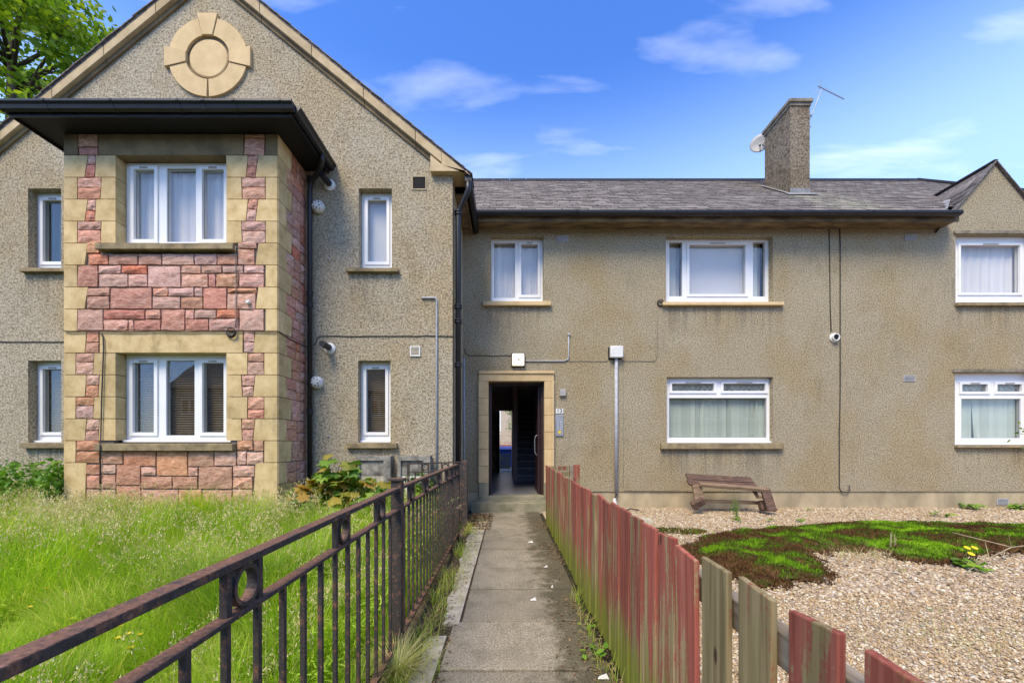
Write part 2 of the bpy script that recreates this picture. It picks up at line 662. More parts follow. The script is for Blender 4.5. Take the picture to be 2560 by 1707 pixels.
# ------------------------------------------------------------------ key planes
GY, MY, BY = 6.15, 7.60, 5.40          # gable wall, main wall, front of the bay
GX0, GX1, GXC = -8.43, -0.87, -4.65    # gable wall ends and centre
BX0, BX1 = DX(147.5, BY), DX(638, BY)  # bay
EAVE_Y, EAVE_Z, PITCH = 7.25, 5.53, 0.839
RIDGE_Y = 10.7
RIDGE_Z = EAVE_Z + (RIDGE_Y - EAVE_Y) * PITCH
MX1 = 12.9
BACK_Y = 14.3

# ------------------------------------------------------------------ materials
sills_g = [(DX(798, GY), DX(917, GY), DZ(628, GY)), (DX(798, GY), DX(914, GY), DZ(1029, GY)),
           (2 * GXC - DX(917, GY), 2 * GXC - DX(798, GY), DZ(628, GY)), (2 * GXC - DX(914, GY), 2 * GXC - DX(798, GY), DZ(1029, GY))]
sills_m = [(DX(1110, MY), DX(1265, MY), DZ(704, MY)), (DX(1520, MY), DX(1796, MY), DZ(703, MY)), (DX(1516, MY), DX(1795, MY), DZ(1031, MY)),
           (DX(2193, MY), 10.2, DZ(697, MY)), (DX(2193, MY), 10.2, DZ(1027, MY)), (DX(2170, MY), DX(2198, MY), DZ(640, MY))]
harl("harl_gable", (0.45, 0.39, 0.28), (0.345, 0.295, 0.21), (0.17, 0.143, 0.103), (0.94, 0.86, 0.72), sills_g, 34.0, 0.92)
harl("harl_main", (0.405, 0.347, 0.235), (0.305, 0.258, 0.172), (0.16, 0.134, 0.088), (0.93, 0.86, 0.71), sills_m, 40.0, 1.0)
harl("harl_chimney", (0.27, 0.22, 0.16), (0.18, 0.145, 0.105), (0.08, 0.066, 0.05), (0.7, 0.62, 0.52), [], 22.0)
def quoin_stone(name):
    t = NT(name)
    p = t.pos()
    f = t.noise(p, 5.0, 5.0, 0.65)
    col = t.ramp(f, [(0.34, (0.43, 0.305, 0.14)), (0.5, (0.56, 0.415, 0.205)), (0.66, (0.64, 0.49, 0.265))])
    g = t.noise(t.scale(p, (2.2, 2.2, 0.8)), 2.0, 6.0, 0.7)
    col = t.mix(t.math('MULTIPLY', t.step(g, 0.54, 0.74), 0.5), col, (0.20, 0.155, 0.085))
    v = t.math('MULTIPLY_ADD', t.rand(), 0.24, 0.86)
    col = t.n("HueSaturation", {"Value": v, "Color": col}).outputs[0]
    return t.done(t.principled(col, 0.88, 0.2, 0.0, t.bump(t.noise(p, 45.0, 6.0, 0.7), 0.5, 0.006)))


quoin_stone("sandstone")
simple("sandstone_grime_shade", (0.25, 0.18, 0.09), (0.12, 0.088, 0.05), 2.2, 0.85, 0.25, 90.0, 0.003)  # grimy bay top band; also the painted shadow line under the skews
simple("sandstone_door", (0.62, 0.46, 0.245), (0.52, 0.375, 0.19), 5.0, 0.85, 0.2, 90.0, 0.003, rand=0.07)
simple("skew", (0.52, 0.40, 0.235), (0.37, 0.275, 0.15), 4.0, 0.85, 0.25, 90.0, 0.003, rand=0.08)
simple("sill_stone", (0.30, 0.235, 0.125), (0.15, 0.115, 0.065), 6.0, 0.85, 0.3, 60.0, 0.004)
simple("mortar", (0.25, 0.225, 0.19), (0.16, 0.145, 0.12), 20.0, 0.95, 0.4, 120.0, 0.004)
simple("plinth", (0.46, 0.375, 0.235), (0.28, 0.23, 0.145), 2.5, 0.9, 0.3, 60.0, 0.005, stretch=(1, 1, 0.5))


def pink_stone(name, a, b, c):
    t = NT(name)
    p = t.pos()
    r = t.rand()
    f = t.noise(t.scale(p, (14.0, 14.0, 40.0)), 1.0, 5.0, 0.65, 0.6)
    col = t.ramp(f, [(0.30, a), (0.5, b), (0.68, c)])
    v = t.math('MULTIPLY_ADD', r, 0.36, 0.94)
    hue = t.math('MULTIPLY_ADD', t.n("TexWhiteNoise", {"W": r}, noise_dimensions='1D').outputs[0], 0.014, 0.497)
    sat = t.math('MULTIPLY_ADD', t.n("TexWhiteNoise", {"W": t.math('ADD', r, 3.7)}, noise_dimensions='1D').outputs[0], 0.30, 0.78)
    col = t.n("HueSaturation", {"Hue": hue, "Saturation": sat, "Value": v, "Color": col}).outputs[0]
    h = t.noise(t.scale(p, (30.0, 30.0, 55.0)), 1.0, 5.0, 0.7, 0.8)
    nrm = t.bump(h, 0.9, 0.018)
    grime = t.noise(p, 7.0, 5.0, 0.7)
    col = t.mix(t.math('MULTIPLY', t.step(grime, 0.54, 0.74), 0.32), col, t.mix(1.0, col, (0.55, 0.50, 0.47), 'MULTIPLY'))
    return t.done(t.principled(col, 0.9, 0.15, 0.0, nrm))


pink_stone("stone_pink", (0.31, 0.14, 0.10), (0.52, 0.27, 0.20), (0.65, 0.41, 0.33))
pink_stone("stone_red", (0.27, 0.08, 0.05), (0.51, 0.19, 0.13), (0.60, 0.28, 0.20))
pink_stone("stone_orange", (0.29, 0.125, 0.075), (0.50, 0.25, 0.16), (0.61, 0.36, 0.25))
simple("pvc", (0.80, 0.80, 0.79), (0.74, 0.74, 0.73), 3.0, 0.35, spec=0.5)
simple("pvc_grey", (0.32, 0.33, 0.34), None, 3.0, 0.5)  # plain grey for glazing gaskets and air brick backings
glass("pane_sky", (0.93, 0.93, 0.93), 0.015)
glass("pane_dark", (0.86, 0.88, 0.87), 0.03)
simple("black_paint", (0.016, 0.015, 0.018), (0.010, 0.010, 0.012), 6.0, 0.42, 0.15, 30.0, 0.003, spec=0.45)
simple("black_soffit", (0.020, 0.019, 0.022), (0.013, 0.012, 0.015), 2.0, 0.6, spec=0.3)
simple("eave_paint", (0.24, 0.17, 0.085), (0.075, 0.055, 0.04), 2.4, 0.75, 0.2, 50.0, 0.003, stretch=(1, 4, 4))
simple("lead", (0.26, 0.26, 0.26), (0.17, 0.17, 0.17), 6.0, 0.7, 0.2, 30.0, 0.005)
simple("concrete", (0.30, 0.28, 0.235), (0.09, 0.085, 0.075), 7.0, 0.92, 0.4, 70.0, 0.005, lo=0.36, hi=0.58)
simple("cope", (0.28, 0.24, 0.18), (0.13, 0.115, 0.09), 6.0, 0.9, 0.4, 60.0, 0.006)
simple("steel", (0.42, 0.43, 0.45), (0.33, 0.34, 0.36), 8.0, 0.42, metal=0.6, spec=0.5)
simple("galv", (0.40, 0.42, 0.45), (0.30, 0.32, 0.35), 12.0, 0.5, spec=0.4)
simple("white_plastic", (0.72, 0.71, 0.68), (0.62, 0.61, 0.57), 6.0, 0.45, spec=0.4)
simple("cream_plastic", (0.60, 0.55, 0.44), (0.52, 0.47, 0.37), 20.0, 0.5)
simple("vent_grey", (0.40, 0.39, 0.37), (0.31, 0.30, 0.29), 8.0, 0.6)
simple("cable", (0.06, 0.055, 0.05), (0.04, 0.037, 0.034), 20.0, 0.6)
simple("cable_pale", (0.26, 0.235, 0.19), (0.17, 0.15, 0.12), 20.0, 0.7)
simple("dark_hole", (0.012, 0.011, 0.012), None, 5.0, 0.9)
simple("maroon", (0.045, 0.020, 0.022), (0.028, 0.013, 0.015), 8.0, 0.45, spec=0.4)
simple("navy_stair", (0.13, 0.13, 0.16), (0.10, 0.10, 0.125), 6.0, 0.6)
simple("stair_lit_edge", (0.55, 0.56, 0.60), None, 6.0, 0.5)  # pale colour paints the lit front edges of the treads
simple("close_wall", (0.24, 0.17, 0.17), (0.19, 0.135, 0.135), 2.0, 0.5, spec=0.4)
simple("close_ceiling", (0.55, 0.52, 0.50), None, 2.0, 0.9)
simple("close_floor", (0.23, 0.225, 0.23), (0.17, 0.165, 0.17), 3.0, 0.32, spec=0.5)
simple("step_stone", (0.33, 0.29, 0.20), (0.17, 0.165, 0.095), 3.5, 0.9, 0.35, 60.0, 0.005)
simple("net_curtain", (0.76, 0.74, 0.72), (0.70, 0.68, 0.66), 2.0, 0.9)
simple("roller_blind", (0.66, 0.66, 0.65), (0.62, 0.62, 0.61), 2.0, 0.9)
simple("teal_curtain", (0.10, 0.15, 0.15), (0.05, 0.08, 0.09), 3.0, 0.9, stretch=(5, 1, 0.3))
simple("brown_slat", (0.26, 0.175, 0.10), (0.19, 0.125, 0.07), 5.0, 0.5, spec=0.4)
simple("vane_fabric", (0.70, 0.73, 0.66), (0.62, 0.65, 0.58), 4.0, 0.9, rand=0.14, coord='obj')


def slate_mat(name, stain):
    t = NT(name)
    p = t.pos()
    a = t.attr('rnd')
    f = t.noise(p, 22.0, 4.0, 0.6)
    col = t.ramp(a, [(0.0, (0.115, 0.097, 0.088)), (0.35, (0.165, 0.139, 0.126)), (0.7, (0.21, 0.178, 0.160)), (1.0, (0.29, 0.25, 0.22))])
    col = t.mix(t.step(f, 0.48, 0.70), col, (0.27, 0.245, 0.225))
    if stain:
        s = t.n("SeparateXYZ", {0: p})
        mx = t.math('MULTIPLY', t.step(s.outputs[0], 6.0, 6.5), t.math('SUBTRACT', 1.0, t.step(s.outputs[0], 7.1, 7.7)))
        my = t.math('SUBTRACT', 1.0, t.step(s.outputs[1], 8.7, 9.1))
        nz = t.noise(t.scale(p, (3.0, 1.0, 1.0)), 1.6, 4.0, 0.6)
        m = t.math('MULTIPLY', t.math('MULTIPLY', mx, my), t.step(nz, 0.30, 0.62))
        col = t.mix(t.math('MULTIPLY', m, 0.75), col, t.ramp(f, [(0.35, (0.26, 0.25, 0.16)), (0.65, (0.40, 0.37, 0.29))]))
    nrm = t.bump(t.noise(p, 60.0, 4.0, 0.6), 0.4, 0.005)
    return t.done(t.principled(col, 0.72, 0.35, 0.0, nrm))


slate_mat("slate", True)

# ------------------------------------------------------------------ the building
house = empty("apartment_building", ((GX0 + MX1) / 2, MY, 0.0),
              "two storey block of flats in brown pebble-dash with gabled wing and stone bay", "building")


def rect(px0, px1, py0, py1, d):
    return (DX(px0, d), DX(px1, d), DZ(py1, d), DZ(py0, d))


def mirror(r):
    return (2 * GXC - r[1], 2 * GXC - r[0], r[2], r[3])


# openings (x0, x1, z0, z1) on their wall planes
O_GU = rect(824, 900, 433, 619, GY)
O_GL = rect(822.5, 897, 828, 1016.5, GY)
O_GUL, O_GLL = [(-7.53, -7.01, o[2], o[3]) for o in (O_GU, O_GL)]
O_BU = rect(267, 520, 357.7, 562, BY)
O_BL = rect(267, 520, 810, 1016, BY)
O_MUL = rect(1127.5, 1248.5, 541.7, 693.5, MY)
O_MUR = rect(1529.7, 1776, 542, 695, MY)
O_MLR = rect(1531.6, 1775.6, 865.8, 1017.6, MY)
O_RU = (DX(2195, MY), 10.17, DZ(696, MY), DZ(538, MY))
O_RL = (DX(2193.4, MY), 10.17, DZ(1022, MY), DZ(855, MY))
O_DOOR = (DX(1122, MY), DX(1250, MY), 0.0, DZ(876, MY))

# --- walls
gw = MB()
gw.plate(GX0, GX1, -0.1, 5.46, GY, 0.30, [O_GU, O_GL, O_GUL, O_GLL, (BX0 + 0.3, BX1 - 0.3, 0.0, 5.3)])
gw.prism([(GX0, 5.46), (GX1, 5.46), (GXC, 8.60)], GY, GY + 0.3)
gw.box(GX1 - 0.30, GX1, GY + 0.30, MY + 0.30, -0.1, 5.42)
gw.box(GX0, GX0 + 0.30, GY + 0.30, BACK_Y, -0.1, 5.42)
gw.build("gable_wall", "harl_gable", house)

PL = 0.335
mw = MB()
door_gap = (O_DOOR[0], O_DOOR[1], PL - 0.01, O_DOOR[3])
mw.plate(GX1, MX1, PL, 5.46, MY, 0.30, [O_MUL, O_MUR, O_MLR, O_RU, O_RL, door_gap])
hw = 1.03
mw.prism([(9.42 - hw, 5.46), (9.42 + hw, 5.46), (9.42, 5.46 + hw * 1.19)], MY, MY + 0.3)
mw.box(MX1 - 0.3, MX1, MY + 0.3, BACK_Y, -0.1, 5.42)
mw.build("main_wall", "harl_main", house)
pw = MB()
pw.plate(GX1, O_DOOR[0] - 0.19, -0.1, PL, MY + 0.022, 0.25)
pw.plate(O_DOOR[1] + 0.19, MX1, -0.1, PL, MY + 0.022, 0.25)
pw.build("plinth", "plinth", house)
bw = MB()
bw.plate(GX0, MX1, -0.1, 5.46, BACK_Y, 0.3, [(-0.38, 0.55, 0.25, 2.50)])
bw.build("rear_wall", "harl_gable", house)

# --- roofs
roof = empty("main_roof", (6.0, RIDGE_Y, EAVE_Z), parent=house)
HIPX, CORX = 11.2, 13.2
BACK_EAVE = 2 * RIDGE_Y - EAVE_Y
rb = MB()
t_ = 0.04


def rz(y):
    return EAVE_Z + (y - EAVE_Y) * PITCH


YS = MY + 0.1
for dz in (-0.02,):
    xh = HIPX + (CORX - HIPX) * (RIDGE_Y - YS) / (RIDGE_Y - EAVE_Y)
    rb.quad((GXC, YS, rz(YS) + dz), (xh, YS, rz(YS) + dz), (HIPX, RIDGE_Y, RIDGE_Z + dz), (GXC, RIDGE_Y, RIDGE_Z + dz))
    rb.quad((GXC, RIDGE_Y, RIDGE_Z + dz), (HIPX, RIDGE_Y, RIDGE_Z + dz), (CORX, BACK_EAVE, EAVE_Z + dz), (GXC, BACK_EAVE, EAVE_Z + dz))
    rb.f.append((len(rb.v), len(rb.v) + 1, len(rb.v) + 2))
    rb.v += [(CORX, EAVE_Y, EAVE_Z + dz), (CORX, BACK_EAVE, EAVE_Z + dz), (HIPX, RIDGE_Y, RIDGE_Z + dz)]
    for xa, xb in ((GX1 + 0.2, 9.42 - hw - 0.02), (9.42 + hw + 0.02, CORX)):
        rb.quad((xa, EAVE_Y, EAVE_Z + dz), (xb, EAVE_Y, EAVE_Z + dz), (min(xb, xh), YS, rz(YS) + dz), (xa, YS, rz(YS) + dz))
rb.build("roof_deck", "black_soffit", roof)


def slates(name, parent, p0, u, v, nu, nv, w, expo, keep=None, mat="slate"):
    """courses of overlapping slates on a plane: u along the eave, v up the slope"""
    p0, u, v = np.array(p0, float), np.array(u, float), np.array(v, float)
    nrm = np.cross(u, v)
    nrm /= np.linalg.norm(nrm)
    V, Q, rn = [], [], []
    for j in range(nv):
        o = (j % 2) * 0.5
        for i in range(-1, nu + 1):
            a0 = (i + o) * w + random.uniform(-.006, .006)
            a1 = a0 + w - 0.006 - random.uniform(0, .006)
            b0 = j * expo + random.uniform(-.012, .008)
            b1 = b0 + expo * 1.9
            c = p0 + u * (a0 + a1) / 2 + v * (b0 + expo * .5)
            if keep and not keep(c):
                continue
            h0 = 0.020 + random.uniform(0, .009)
            h1 = 0.002
            base = len(V)
            for (a, b, h) in ((a0, b0, h0), (a1, b0, h0), (a1, b1, h1), (a0, b1, h1)):
                V.append(p0 + u * a + v * b + nrm * h)
            for (a, b, h) in ((a0, b0, h0 - .012), (a1, b0, h0 - .012)):
                V.append(p0 + u * a + v * b + nrm * h)
            Q += [(base, base + 1, base + 2, base + 3), (base + 4, base + 5, base + 1, base)]
            r = random.random()
            rn += [r, r * 0.4]
    o = np_mesh(name, np.array(V), quads=np.array(Q), mat=mat, parent=parent, fattr={'rnd': rn})
    o["kind"] = "stuff"
    return o


sl = math.hypot(1, PITCH)


def keep_main(c):
    x, y = c[0], c[1]
    if y < YS + 0.02 and abs(x - 9.42) < hw + 0.05:
        return False
    if abs(x - 9.42) < hw and c[2] < 5.46 + 0.06 + (hw - abs(x - 9.42)) * 1.19 and y < 8.9:
        return False
    hip = HIPX + (CORX - HIPX) * (RIDGE_Y - y) / (RIDGE_Y - EAVE_Y)
    return GXC + 0.3 < x < hip - 0.05 and y < RIDGE_Y - 0.02


slates("slates", roof, (-4.6, EAVE_Y - 0.03, EAVE_Z - 0.03), (1, 0, 0), (0, 1 / sl, PITCH / sl), 72, 22, 0.25, 0.205, keep_main)
rt = MB()
x = GXC + 0.2
while x < HIPX - 0.1:
    rt.prism([(0, 0), (1, 0), (0.5, 1)], 0, 0) if False else None
    rt.sweep_x([(RIDGE_Y - 0.11, RIDGE_Z - 0.06), (RIDGE_Y + 0.11, RIDGE_Z - 0.06), (RIDGE_Y + 0.03, RIDGE_Z + 0.055), (RIDGE_Y - 0.03, RIDGE_Z + 0.055)], x, min(x + 0.44, HIPX))
    x += 0.45
rt.build("ridge_tiles", "black_soffit", roof, kind="stuff")
hp = MB()
hp.beam((HIPX, RIDGE_Y, RIDGE_Z + 0.03), (CORX, EAVE_Y, EAVE_Z + 0.03), 0.18, 0.05)
hp.build("hip_ridge", "black_soffit", roof)

# gutter, fascia and soffit along the main eave
half = [(math.cos(a) * 0.062, math.sin(a) * 0.062) for a in [math.pi + k * math.pi / 8 for k in range(9)]]


def gutter_prof(cy, cz):
    outer = [(cy + a, cz + b * 1.1) for a, b in half]
    return [(cy - 0.062, cz + 0.012)] + outer + [(cy + 0.062, cz + 0.012)]


for gi, (xa, xb) in enumerate(((GX1 + 0.28, DX(1322, 7.2)), (DX(1322, 7.2), DX(2205, 7.2)), (9.42 + hw + 0.05, CORX))):
    m = MB().sweep_x(gutter_prof(EAVE_Y - 0.045, EAVE_Z - 0.02 - 0.006 * (gi == 1)), xa, xb)
    for k in range(int((xb - xa) / 1.8) + 1):
        xx = xa + 0.02 + k * 1.8
        m.sweep_x([(y * 1.0 + (y - (EAVE_Y - 0.045)) * 0.10, z - 0.004) for y, z in gutter_prof(EAVE_Y - 0.045, EAVE_Z - 0.02)], xx, xx + 0.05)
    m.build("gutter", "black_paint", house, label="black half round gutter along the main eave")
ea = MB()
for xa, xb in ((GX1, 9.42 - hw - 0.02), (9.42 + hw + 0.02, CORX - 0.05)):
    ea.box(xa, xb, EAVE_Y + 0.02, EAVE_Y + 0.045, 5.38, EAVE_Z - 0.03)
    ea.box(xa, xb, EAVE_Y + 0.045, MY + 0.05, 5.415, 5.435)
ea.build("eave_board", "eave_paint", house)

# gable roof: two slabs, verge, skews and kneelers
GZ_AP, GSL = 8.745, 0.82
groof = empty("gable_roof", (GXC, GY, 5.5), parent=house)
for s in (-1, 1):
    ex = GXC + s * 4.06
    ez = GZ_AP - 4.06 * GSL
    pts = [(GXC, GZ_AP), (ex, ez), (ex, ez + 0.045), (GXC, GZ_AP + 0.045)]
    if s > 0:
        pts = [pts[1], pts[2], pts[3], pts[0]]
        pts = [(GXC, GZ_AP - .010), (ex, ez - .010), (ex, ez + 0.018), (GXC, GZ_AP + 0.018)]
    else:
        pts = [(ex, ez - .010), (GXC, GZ_AP - .010), (GXC, GZ_AP + 0.018), (ex, ez + 0.018)]
    MB().prism(pts, GY - 0.086, BACK_Y + 0.3).build("roof_slope", "slate", groof)
    # ragged slate edge along the verge
    vm = MB()
    for k in range(26):
        a = k / 26
        b = (k + 1.25) / 26
        xa, xb = GXC + s * 4.1 * a, GXC + s * 4.1 * min(b, 1.0)
        za, zb = GZ_AP - 4.1 * a * GSL + 0.020, GZ_AP - 4.1 * min(b, 1.0) * GSL + 0.034
        yy = GY - 0.10 - random.uniform(0, .014)
        q = [(xa, za), (xb, zb), (xb, zb + .014), (xa, za + .014)]
        if s < 0:
            q = [q[1], q[0], q[3], q[2]]
        vm.prism(q, yy, GY + 0.25)
    vm.build("verge_slates", "slate", groof)
    # skew stones (yellow band on the rake)
    n = 5
    for k in range(n):
        a0 = 4.02 * k / n + (0.004 if k else 0)
        a1 = 4.02 * (k + 1) / n - 0.004
        if k == n - 1:
            a1 = 3.62
        zt = lambda a: GZ_AP - a * GSL - 0.012
        th = 0.155
        q = [(GXC + s * a0, zt(a0) - th), (GXC + s * a1, zt(a1) - th), (GXC + s * a1, zt(a1)), (GXC + s * a0, zt(a0))]
        if s < 0:
            q = [q[1], q[0], q[3], q[2]]
        MB().prism(q, GY - 0.085, GY + 0.02).build("skew_stone", "skew", groof, bevel=0.006)
        th2 = 0.235
        q = [(GXC + s * a0, zt(a0) - th2), (GXC + s * a1, zt(a1) - th2), (GXC + s * a1, zt(a1) - th), (GXC + s * a0, zt(a0) - th)]
        if s < 0:
            q = [q[1], q[0], q[3], q[2]]
        MB().prism(q, GY - 0.03, GY + 0.02).build("skew_shadow_line", "sandstone_grime_shade", groof)  # dark strip paints the shadow line below the yellow band
    # kneeler at the foot
    a0, a1 = 3.45, 4.02
    zt = lambda a: GZ_AP - a * GSL - 0.012
    q = [(GXC + s * a0, DZ(403, GY)), (GXC + s * (a1 - 0.02), DZ(403, GY)), (GXC + s * a1, zt(a1)), (GXC + s * 3.624, zt(3.624)), (GXC + s * 3.624, zt(3.624) - .19), (GXC + s * a0, zt(a0) - .19)]
    if s < 0:
        q = q[::-1]
    MB().prism(q, GY - 0.095, GY + 0.28).build("kneeler_stone", "skew", groof, bevel=0.006)
# side eave of the gable wing (right): black gutter and boards, seen from below
gx = GX1 + 0.25
sg = MB()
prof = [(gx - 0.055, 5.42), (gx - 0.05, 5.35), (gx - 0.02, 5.315), (gx + 0.02, 5.315), (gx + 0.05, 5.35), (gx + 0.06, 5.44), (gx + 0.03, 5.47)]
sg.sweep_y(prof, GY - 0.06, MY + 0.2)
sg.build("gutter", "black_paint", groof)
sf = MB()
sf.box(GX1, gx - 0.06, GY + 0.29, MY, 5.33, 5.36)
sf.box(gx - 0.085, gx - 0.06, GY + 0.29, MY, 5.30, 5.45)
sf.build("eave_board", "eave_paint", groof)

# roundel on the gable
rc = D(481, 136, GY)
roundel = empty("gable_roundel", (rc.x, GY, rc.z - 0.64), parent=house)


def annulus(r0, r1, a0, a1, y0, y1, name, n=10, mat="sandstone_door"):
    poly = []
    for k in range(n + 1):
        a = R(a0 + (a1 - a0) * k / n)
        poly.append((rc.x + r1 * math.cos(a), rc.z + r1 * math.sin(a)))
    inner = []
    for k in range(n, -1, -1):
        a = R(a0 + (a1 - a0) * k / n)
        inner.append((rc.x + r0 * math.cos(a), rc.z + r0 * math.sin(a)))
    m = MB()
    for k in range(n):
        q = [poly[k], poly[k + 1], inner[n - k - 1], inner[n - k]]
        m.prism(q, y0, y1)
    return m.build(name, mat, roundel)


for a0, a1 in ((14, 76), (104, 166), (194, 268.5), (271.5, 346)):
    annulus(0.345, 0.615, a0 + 0.4, a1 - 0.4, GY - 0.036, GY + 0.02, "ring_stone")
for ac in (0, 90, 180):
    a = R(13.3)
    q = []
    for r_, sg_ in ((0.345, -1), (0.672 / math.cos(a), -1), (0.672 / math.cos(a), 1), (0.345, 1)):
        ang = R(ac) + sg_ * a
        q.append((rc.x + r_ * math.cos(ang), rc.z + r_ * math.sin(ang)))
    MB().prism(q, GY - 0.05, GY + 0.02).build("key_stone", "sandstone_door", roundel, bevel=0.005)
MB().lathe([(0.30, 0.0), (0.30, 0.03), (0.285, 0.04)], (rc.x, GY + 0.02, rc.z - 0.005), (0, -1, 0), 36).build("centre_disc", "sandstone_door", roundel)
MB().lathe([(0.36, 0.0), (0.36, 0.012)], (rc.x, GY + 0.01, rc.z), (0, -1, 0), 36).build("backing_disc", "sandstone_grime_shade", roundel)

# chimney stack
chim = empty("chimney", (6.6, 9.3, 6.8), parent=house)
MB().box(6.38, 6.82, 8.86, 9.74, 6.6, 8.95).build("stack", "harl_chimney", chim)
MB().box(6.33, 6.87, 8.81, 9.79, 8.95, 9.03).build("cope_stone", "cope", chim, bevel=0.01)
MB().box(6.36, 6.84, 8.84, 9.76, 8.885, 8.95).build("cope_course", "cope", chim)
fl = MB()
fl.quad((6.25, 8.70, rz(8.70) + 0.045), (6.92, 8.70, rz(8.70) + 0.045), (6.92, 8.855, rz(8.855) + 0.05), (6.25, 8.855, rz(8.855) + 0.05))
fl.quad((6.27, 8.855, rz(8.855) + 0.05), (6.372, 8.855, rz(8.855) + 0.05), (6.372, 9.76, rz(9.76) + 0.05), (6.27, 9.76, rz(9.76) + 0.05))
fl.quad((6.372, 8.852, rz(8.855) - 0.02), (6.828, 8.852, rz(8.855) - 0.02), (6.828, 8.852, rz(8.855) + 0.15), (6.372, 8.852, rz(8.855) + 0.15))
fl.build("lead_flashing", "lead", chim)

# right-hand dormer roof
drf = empty("dormer_roof", (9.42, MY, 5.5), parent=house)
AZ = 5.46 + hw * 1.19 + 0.01
for s in (-1, 1):
    ln = hw + 0.12
    sl2 = math.hypot(1, 1.19)
    p0 = (9.42 + s * ln, MY - 0.05, AZ - ln * 1.19)
    ybk = RIDGE_Y - (RIDGE_Z - AZ) / PITCH + 0.1
    if s < 0:
        m = MB()
        m.quad((p0[0], MY - 0.02, p0[2]), (9.42, MY - 0.02, AZ), (9.42, ybk, AZ), (p0[0], 7.75, p0[2]))
        m.build("roof_slope", "slate", drf)
        keepf = lambda c: c[0] < 9.22 and MY - 0.02 < c[1] < ybk and c[2] > rz(c[1]) - 0.02
        slates("slates", drf, (p0[0], ybk, p0[2]), (0, -1, 0), (1 / sl2, 0, 1.19 / sl2), 8, 9, 0.17, 0.20, keepf)
    else:
        m = MB()
        m.quad((9.42, MY - 0.02, AZ), (p0[0], MY - 0.02, p0[2]), (p0[0], 7.75, p0[2]), (9.42, ybk, AZ))
        m.build("roof_slope", "slate", drf)
    v = MB()
    q = [(9.42, AZ + 0.003), (p0[0], p0[2] + 0.003), (p0[0], p0[2] + 0.022), (9.42, AZ + 0.026)]
    if s < 0:
        q = [q[1], q[0], q[3], q[2]]
    v.prism(q, MY - 0.052, MY + 0.06).build("verge", "slate", drf)
MB().box(9.385, 9.455, MY - 0.04, ybk, AZ + 0.012, AZ + 0.045).build("ridge", "black_soffit", drf)
vl = MB()
vl.beam((9.42 - hw + 0.02, MY - 0.02, EAVE_Z + 0.24), (9.0, 8.05, rz(8.05) + 0.05), 0.12, 0.012)
vl.build("valley_lead", "lead", drf)
vb = MB()
vb.box(9.42 - hw - 0.22, 9.42 - hw + 0.1, MY - 0.30, MY - 0.02, EAVE_Z + 0.02, EAVE_Z + 0.06)
vb.build("valley_board", "black_paint", drf)

# ------------------------------------------------------------------ bay
bay = empty("bay", ((BX0 + BX1) / 2, BY, 0), parent=house)
core = MB()
e = 0.06
oh = [(o[0] - e, o[1] + e, o[2] - 0.12, o[3] + e) for o in (O_BU, O_BL)]
core.plate(BX0 + 0.02, BX1 - 0.02, -0.1, 5.52, BY + 0.02, 0.22, oh)
core.box(BX0 + 0.02, BX0 + 0.24, BY + 0.24, GY + 0.05, -0.1, 5.52)
core.box(BX1 - 0.24, BX1 - 0.02, BY + 0.24, GY + 0.05, -0.1, 5.52)
core.build("core", "mortar", bay)

CZ = [DZ(357.7, BY) - 0.3017 * k for k in range(18)]      # course lines
TOPZ = 5.515


def block(name, quad_uz, mat, face='front', proud=0.0, deep=0.02, rough=0.0, nu=1, nz=1, bevel=0.0):
    """a stone whose face is the quad (u,z) corners bl, br, tr, tl; rough faces get an uneven grid"""
    (ax, az), (bx, bz), (cx, cz), (dx, dz) = quad_uz
    grid = []
    for j in range(nz + 1):
        for i in range(nu + 1):
            s, t = i / nu, j / nz
            u = (ax * (1 - s) + bx * s) * (1 - t) + (dx * (1 - s) + cx * s) * t
            z = (az * (1 - s) + bz * s) * (1 - t) + (dz * (1 - s) + cz * s) * t
            edge = i in (0, nu) or j in (0, nz)
            out = proud + (random.uniform(-.002, .003) if edge else random.uniform(.004, .020)) * (rough > 0)
            if rough and edge:
                u += random.uniform(-.005, .005)
                z += random.uniform(-.005, .005)
            grid.append((u, out, z))
    if face == 'front':
        f = lambda u, o, z: (u, BY - o, z)
    else:
        f = lambda u, o, z: (BX1 + o, u, z)
    m = MB()
    n = nu + 1
    m.v = [f(*g) for g in grid]
    for j in range(nz):
        for i in range(nu):
            a = j * n + i
            m.f.append((a, a + 1, a + n + 1, a + n))
    ring = [i for i in range(n)] + [j * n + nu for j in range(1, nz + 1)] + [nz * n + i for i in range(nu - 1, -1, -1)] + [j * n for j in range(nz - 1, 0, -1)]
    b = len(m.v)
    for k in ring:
        u, o, z = grid[k]
        m.v.append(f(u, -deep, z))
    L = len(ring)
    for k in range(L):
        k2 = (k + 1) % L
        m.f.append((ring[k2], ring[k], b + k, b + k2))
    m.f.append(tuple(range(b + L - 1, b - 1, -1)))
    return m.build(name, mat, bay, bevel=bevel)


J = 0.0045


def X1(z1):        # zoomed column -> x on the bay front (upper zoom)
    return DX(z1 * 0.38675, BY)


def X2(z2):
    return DX(z2 * 0.41025, BY)


def Z2(y2):
    return DZ(551.3 + y2 * 0.41025, BY)


def pink(zmid):
    r = random.random()
    if zmid < 2.6:
        return "stone_orange" if r < 0.55 else ("stone_red" if r < 0.72 else "stone_pink")
    return "stone_pink" if r < 0.68 else ("stone_red" if r < 0.80 else "stone_orange")


